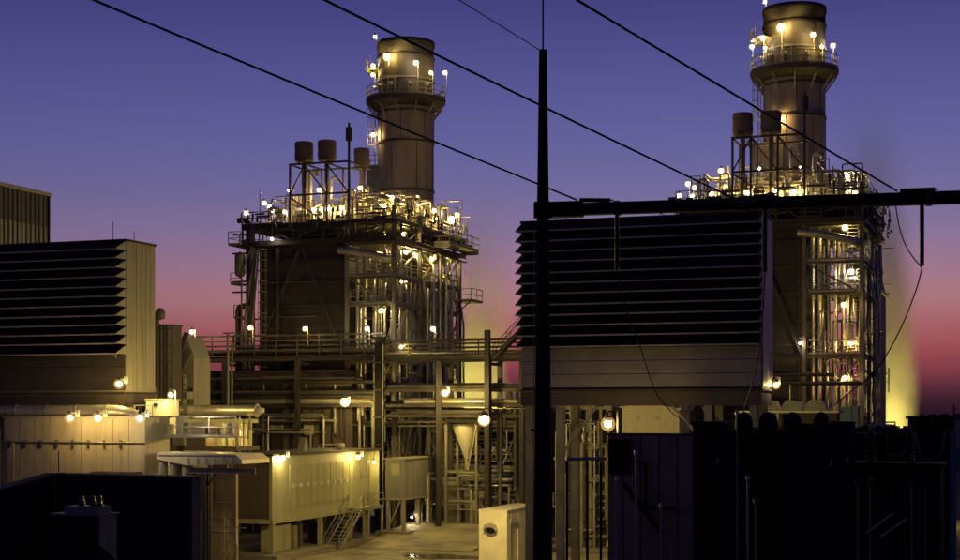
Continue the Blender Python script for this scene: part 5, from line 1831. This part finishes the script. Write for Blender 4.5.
WT = 120
left_stack = [
    (387, 57, "b", -3.5, "post", 330, .3, "brightest lamp on the front of the left stack's dark top"),
    (375, 37, "b", -.6, "post", 25, .13, "small lamp above and left of the left stack's rim"),
    (416, 63, "b", -3.3, "post", 150, .18, "lamp right of the brightest one on the left stack's top"),
    (373, 66, "b", -1.2, "post", 60, .16, "upper of two close lamps at the left edge of the left stack's ring platform"),
    (373, 75, "b", -1.6, "post", 80, .16, "lower of two close lamps at the left edge of the left stack's ring platform"),
    (431, 73, "b", -2.4, "post", 60, .14, "small lamp on the right shoulder of the left stack's top"),
    (445, 73, "b", 0.0, "post", 60, .17, "lamp standing clear of the shell at the right end of the left stack's ring platform"),
    (373, 135, "b", -1.9, "wall", 130, .17, "single lamp at the left flank of the left stack, below its platform")]
ulamps(UL, left_stack, "lamps on the left stack")
right_stack = [
    (781, 28, "b", -3.5, "post", 330, .3, "brightest lamp on the front of the right stack's dark top"),
    (765, 2, "b", -.6, "post", 25, .13, "small lamp at the top edge, above and left of the right stack's rim"),
    (813, 35, "b", -3.3, "post", 150, .18, "lamp right of the brightest one on the right stack's top"),
    (763, 39, "b", -2.2, "post", 80, .16, "lamp at the left side of the right stack's dark top, just below the brightest"),
    (752, 47, "b", -.4, "post", 50, .16, "lamp standing clear of the shell at the left end of the right stack's ring platform"),
    (765, 48, "b", -2.6, "post", 50, .12, "tiny lamp against the shell at the left of the right stack's ring platform"),
    (822, 47, "b", -2.4, "post", 60, .13, "small lamp on the right shoulder of the right stack's top"),
    (833, 46, "b", 0.0, "post", 60, .17, "lamp standing clear of the shell at the right end of the right stack's ring platform"),
    (777, 118, "b", -3.1, "wall", 160, .1, "lamp that lights a patch of shell below the right stack's platform, behind the wire")]
ulamps(UR, right_stack, "lamps on the right stack")
left_boiler = [
    (264, 203, "b", -12, "post", 30, .16, "higher lamp of the pale cluster at the far left of the left boiler deck"),
    (270, 207, "b", -15, "post", 30, .18, "middle lamp of the pale cluster at the far left of the left boiler deck"),
    (272, 211, "b", -16, "post", 30, .14, "lowest lamp of the pale cluster at the far left of the left boiler deck"),
    (246, 213, "b", -20, "post", 25, .15, "leftmost lamp of the left boiler, over its corner gallery"),
    (285, 212, "b", -17, "post", WT, .14, "lamp just left of the silencer frame on the left boiler deck"),
    (289, 191, "b", -19, "wall", 20, .07, "tiny lamp on the left leg of the silencer frame, left boiler"),
    (319, 190, "b", -19.5, "post", WT, .15, "lamp between the silencers' inlet pipes, left boiler"),
    (314, 210, "b", -20.5, "post", WT * 1.5, .17, "lamp low between the silencer frame legs, left boiler"),
    (328, 209, "b", -20.3, "post", WT, .12, "small lamp beside the lit stub pipes in the silencer frame, left boiler"),
    (342, 208, "b", -20.6, "post", WT, .15, "lamp at the foot of the horn mast, left boiler"),
    (360, 188, "b", -18, "post", WT, .15, "lamp high to the right of the horn mast, left boiler"),
    (384, 206, "b", -20.5, "post", WT * 1.3, .17, "lamp in the pipe deck straight above the truss corner, left boiler"),
    (393, 198, "b", -16, "post", WT * 1.3, .18, "left of the two close lamps below the left stack"),
    (402, 202, "b", -16, "post", WT * 1.3, .2, "right of the two close lamps below the left stack"),
    (419, 206, "b", -13, "post", WT * 1.3, .2, "lamp in front of the left stack's right edge, on the boiler deck"),
    (434, 211, "b", -11, "post", WT, .18, "lamp at the right end of the left boiler's pipe deck, upper one"),
    (436, 219, "b", -12, "post", WT * .6, .12, "small lamp at the right end of the left boiler's pipe deck, lower one"),
    (452, 220, "b", -9.5, "post", 220, .3, "big bright lamp at the right tip of the left boiler's gallery"),
    (457, 215, "b", -8.5, "post", 60, .18, "paler lamp right behind the big one at the left boiler's gallery tip"),
    (404, 234, "a", 7.5, "hang", WT, .15, "lamp under the deck beside the corner column of the left boiler"),
    (383, 241, "b", -21.0, "hang", WT, .14, "lamp by the slanting bright pipe of the left boiler"),
    (406, 252, "a", 7.4, "wall", WT, .16, "lamp below the deck between the two side columns, left boiler"),
    (415, 255, "a", 7.4, "wall", WT * 1.2, .19, "brighter lamp just left of the second side column, left boiler"),
    (432, 259, "a", 8.6, "wall", WT * .9, .15, "lamp right of the second side column, left boiler"),
    (447, 263, "b", -8.0, "wall", WT, .15, "lone lamp standing out at the right flank of the left boiler below the gallery"),
    (402, 281, "a", 7.5, "wall", WT, .16, "lamp halfway down the left boiler's side bay"),
    (381, 311, "b", -22.4, "wall", WT, .16, "lamp on the lower gallery of the left boiler's front bay"),
    (272, 239, "b", -22.9, "hang", 18, .11, "faint lamp under the deck near the left boiler's left column")]
ulamps(UL, left_boiler, "lamps on the left boiler")
right_boiler = [
    (688, 184, "b", -14, "post", 30, .16, "highest lamp of the pale cluster at the far left of the right boiler deck"),
    (695, 188, "b", -15, "post", 30, .18, "right-hand lamp of the pale cluster at the far left of the right boiler deck"),
    (679, 196, "b", -20, "post", 25, .15, "leftmost lamp of the right boiler, just above the louvred box"),
    (692, 196, "b", -18, "post", 30, .14, "lowest lamp of the pale cluster on the right boiler deck"),
    (712, 194, "b", -18, "post", WT, .15, "lamp between the pale cluster and the silencer frame, right boiler"),
    (721, 171, "b", -18, "post", WT, .17, "lamp at the left of the silencer frame, right boiler"),
    (747, 193, "b", -20, "post", WT * 1.3, .16, "lamp low between the silencer frame legs, right boiler"),
    (759, 169, "b", -17.5, "post", WT * .6, .12, "small lamp between the silencers' inlet pipes, right boiler"),
    (775, 190, "b", -20, "post", WT * 1.5, .2, "brightest lamp inside the silencer frame, right boiler"),
    (794, 192, "b", -20, "post", WT, .17, "lamp just right of the silencer frame, right boiler"),
    (801, 168, "b", -12, "post", WT * .7, .13, "small lamp high in front of the right stack's base"),
    (846, 180, "b", -15, "post", 200, .27, "biggest lamp on the right boiler deck, right of the stack"),
    (850, 189, "b", -17, "post", WT, .16, "lamp just under the biggest one on the right boiler deck"),
    (857, 191, "b", -14, "post", WT * 1.3, .2, "middle of the three lamps stepping down at the right boiler's right end"),
    (865, 196, "b", -13, "post", 150, .24, "rightmost deck lamp of the right boiler, touching the black beam"),
    (845, 228, "b", -21.5, "wall", WT, .17, "highest lamp of the right stair bay, just under the black beam"),
    (852, 241, "b", -20.5, "wall", WT * .6, .12, "small second lamp of the right stair bay"),
    (851, 272, "b", -21.5, "wall", WT, .19, "third lamp from the top of the right stair bay"),
    (844, 305, "b", -22.4, "wall", WT, .17, "middle lamp of the right stair bay, left of the pink gap"),
    (851, 343, "b", -21.5, "wall", WT, .17, "second lowest lamp of the right stair bay"),
    (845, 378, "b", -22.4, "wall", WT, .16, "lowest lamp of the right stair bay"),
    (800, 343, "b", -22.6, "wall", 25, .08, "faint small lamp on the dark casing left of the right stair bay")]
ulamps(UR, right_boiler, "lamps on the right boiler")

for px, py, D, kind, wt, r, lab, grp in (
        (192, 332, 126, "post", 110, .15, "lamp at the left end of the pipe bridge", "lamps along the pipe bridge"),
        (250, 328, 123, "post", 80, .14, "lamp on the bridge rail below the left boiler's drain pipe", "lamps along the pipe bridge"),
        (305, 329, 123, "post", 80, .14, "lamp on the bridge rail before the left boiler's dark casing", "lamps along the pipe bridge"),
        (367, 329, 122, "post", 90, .14, "lamp on the bridge rail left of the black column", "lamps along the pipe bridge"),
        (374.5, 341, 122.3, "wall", 90, .13, "lamp at the head of the thick black column", "lamps along the pipe bridge"),
        (401, 347, 121, "wall", 60, .12, "small lamp under the bridge rail right of the black column", "lamps along the pipe bridge"),
        (433, 329, 121, "post", 110, .15, "lamp on the bridge rail left of the faint steam plume", "lamps along the pipe bridge"),
        (345, 402, 120.6, "wall", 380, .3, "big lamp in front of the ribbed enclosure, left of the black column", "big yard lamps"),
        (484, 420, 89, "mast", 2900, .27, "big lamp beside the hopper", "big yard lamps"),
        (445, 393, 117, "wall", 900, .22, "lamp above the hopper at the left end of a bright pipe", "big yard lamps"),
        (608, 424, 73, "mast", 230, .2, "big lamp left of the brown fire wall", "big yard lamps"),
        (119, 384, 86.5, "wall", 190, .17, "lamp above the lit wall, under the louvred box's end wall", "lamps around the lit wall"),
        (171, 395, 87, "post", 230, .13, "lamp on a pole right behind the cream cabinet", "lamps around the lit wall"),
        (70, 418, 84.4, "wall", 110, .17, "leftmost of the three lamps along the lit wall", "lamps around the lit wall"),
        (98, 418, 83.7, "wall", 130, .19, "middle of the three lamps along the lit wall", "lamps around the lit wall"),
        (140, 418, 82.4, "wall", 110, .17, "rightmost of the three lamps along the lit wall, at the cabinet's ladder", "lamps around the lit wall"),
        (283, 458, 104.3, "wall", 130, .15, "left wall lamp under the roof edge of the electrical house", "wall lamps of the electrical house"),
        (358, 457, 115.3, "wall", 130, .16, "right wall lamp under the roof edge of the electrical house", "wall lamps of the electrical house"),
        (374, 462, 119.6, "hang", 110, .1, "lamp in the yellow lit recess at the electrical house's far end", "wall lamps of the electrical house"),
        (776, 385, 79, "wall", 22, .13, "lamp above the kiosk's hoods, right of the louvred box", None),
        (412, 517, 121, "wall", 30, .07, "tiny low lamp under the grey container", None)):
    x, y, z = seen(px, D, py)
    col = SODIUM if wt > 180 else WARM
    lamp(x, y, z, lab, kind, None if kind != "post" else z - 1.3, wt, r, col, group=grp, ang=0.0 if kind == "mast" else ANG, reach=.7 if kind != "mast" else (3.45 if px < 500 else .5))
# floodlights at the foot of the two plumes and on the pipe yard
for px, py, D, wt, r, lab in ((893, 441, 132.5, 4600, .2, "floodlight at the foot of the right steam plume"),
                              (474, 404, 162, 8000, .25, "floodlight at the foot of the left steam plume")):
    x, y, z = seen(px, D, py)
    lamp(x, y, z, lab, "flood", None, wt, r, (1, .78, .16), ang=math.radians(200), group="floodlights on the steam")
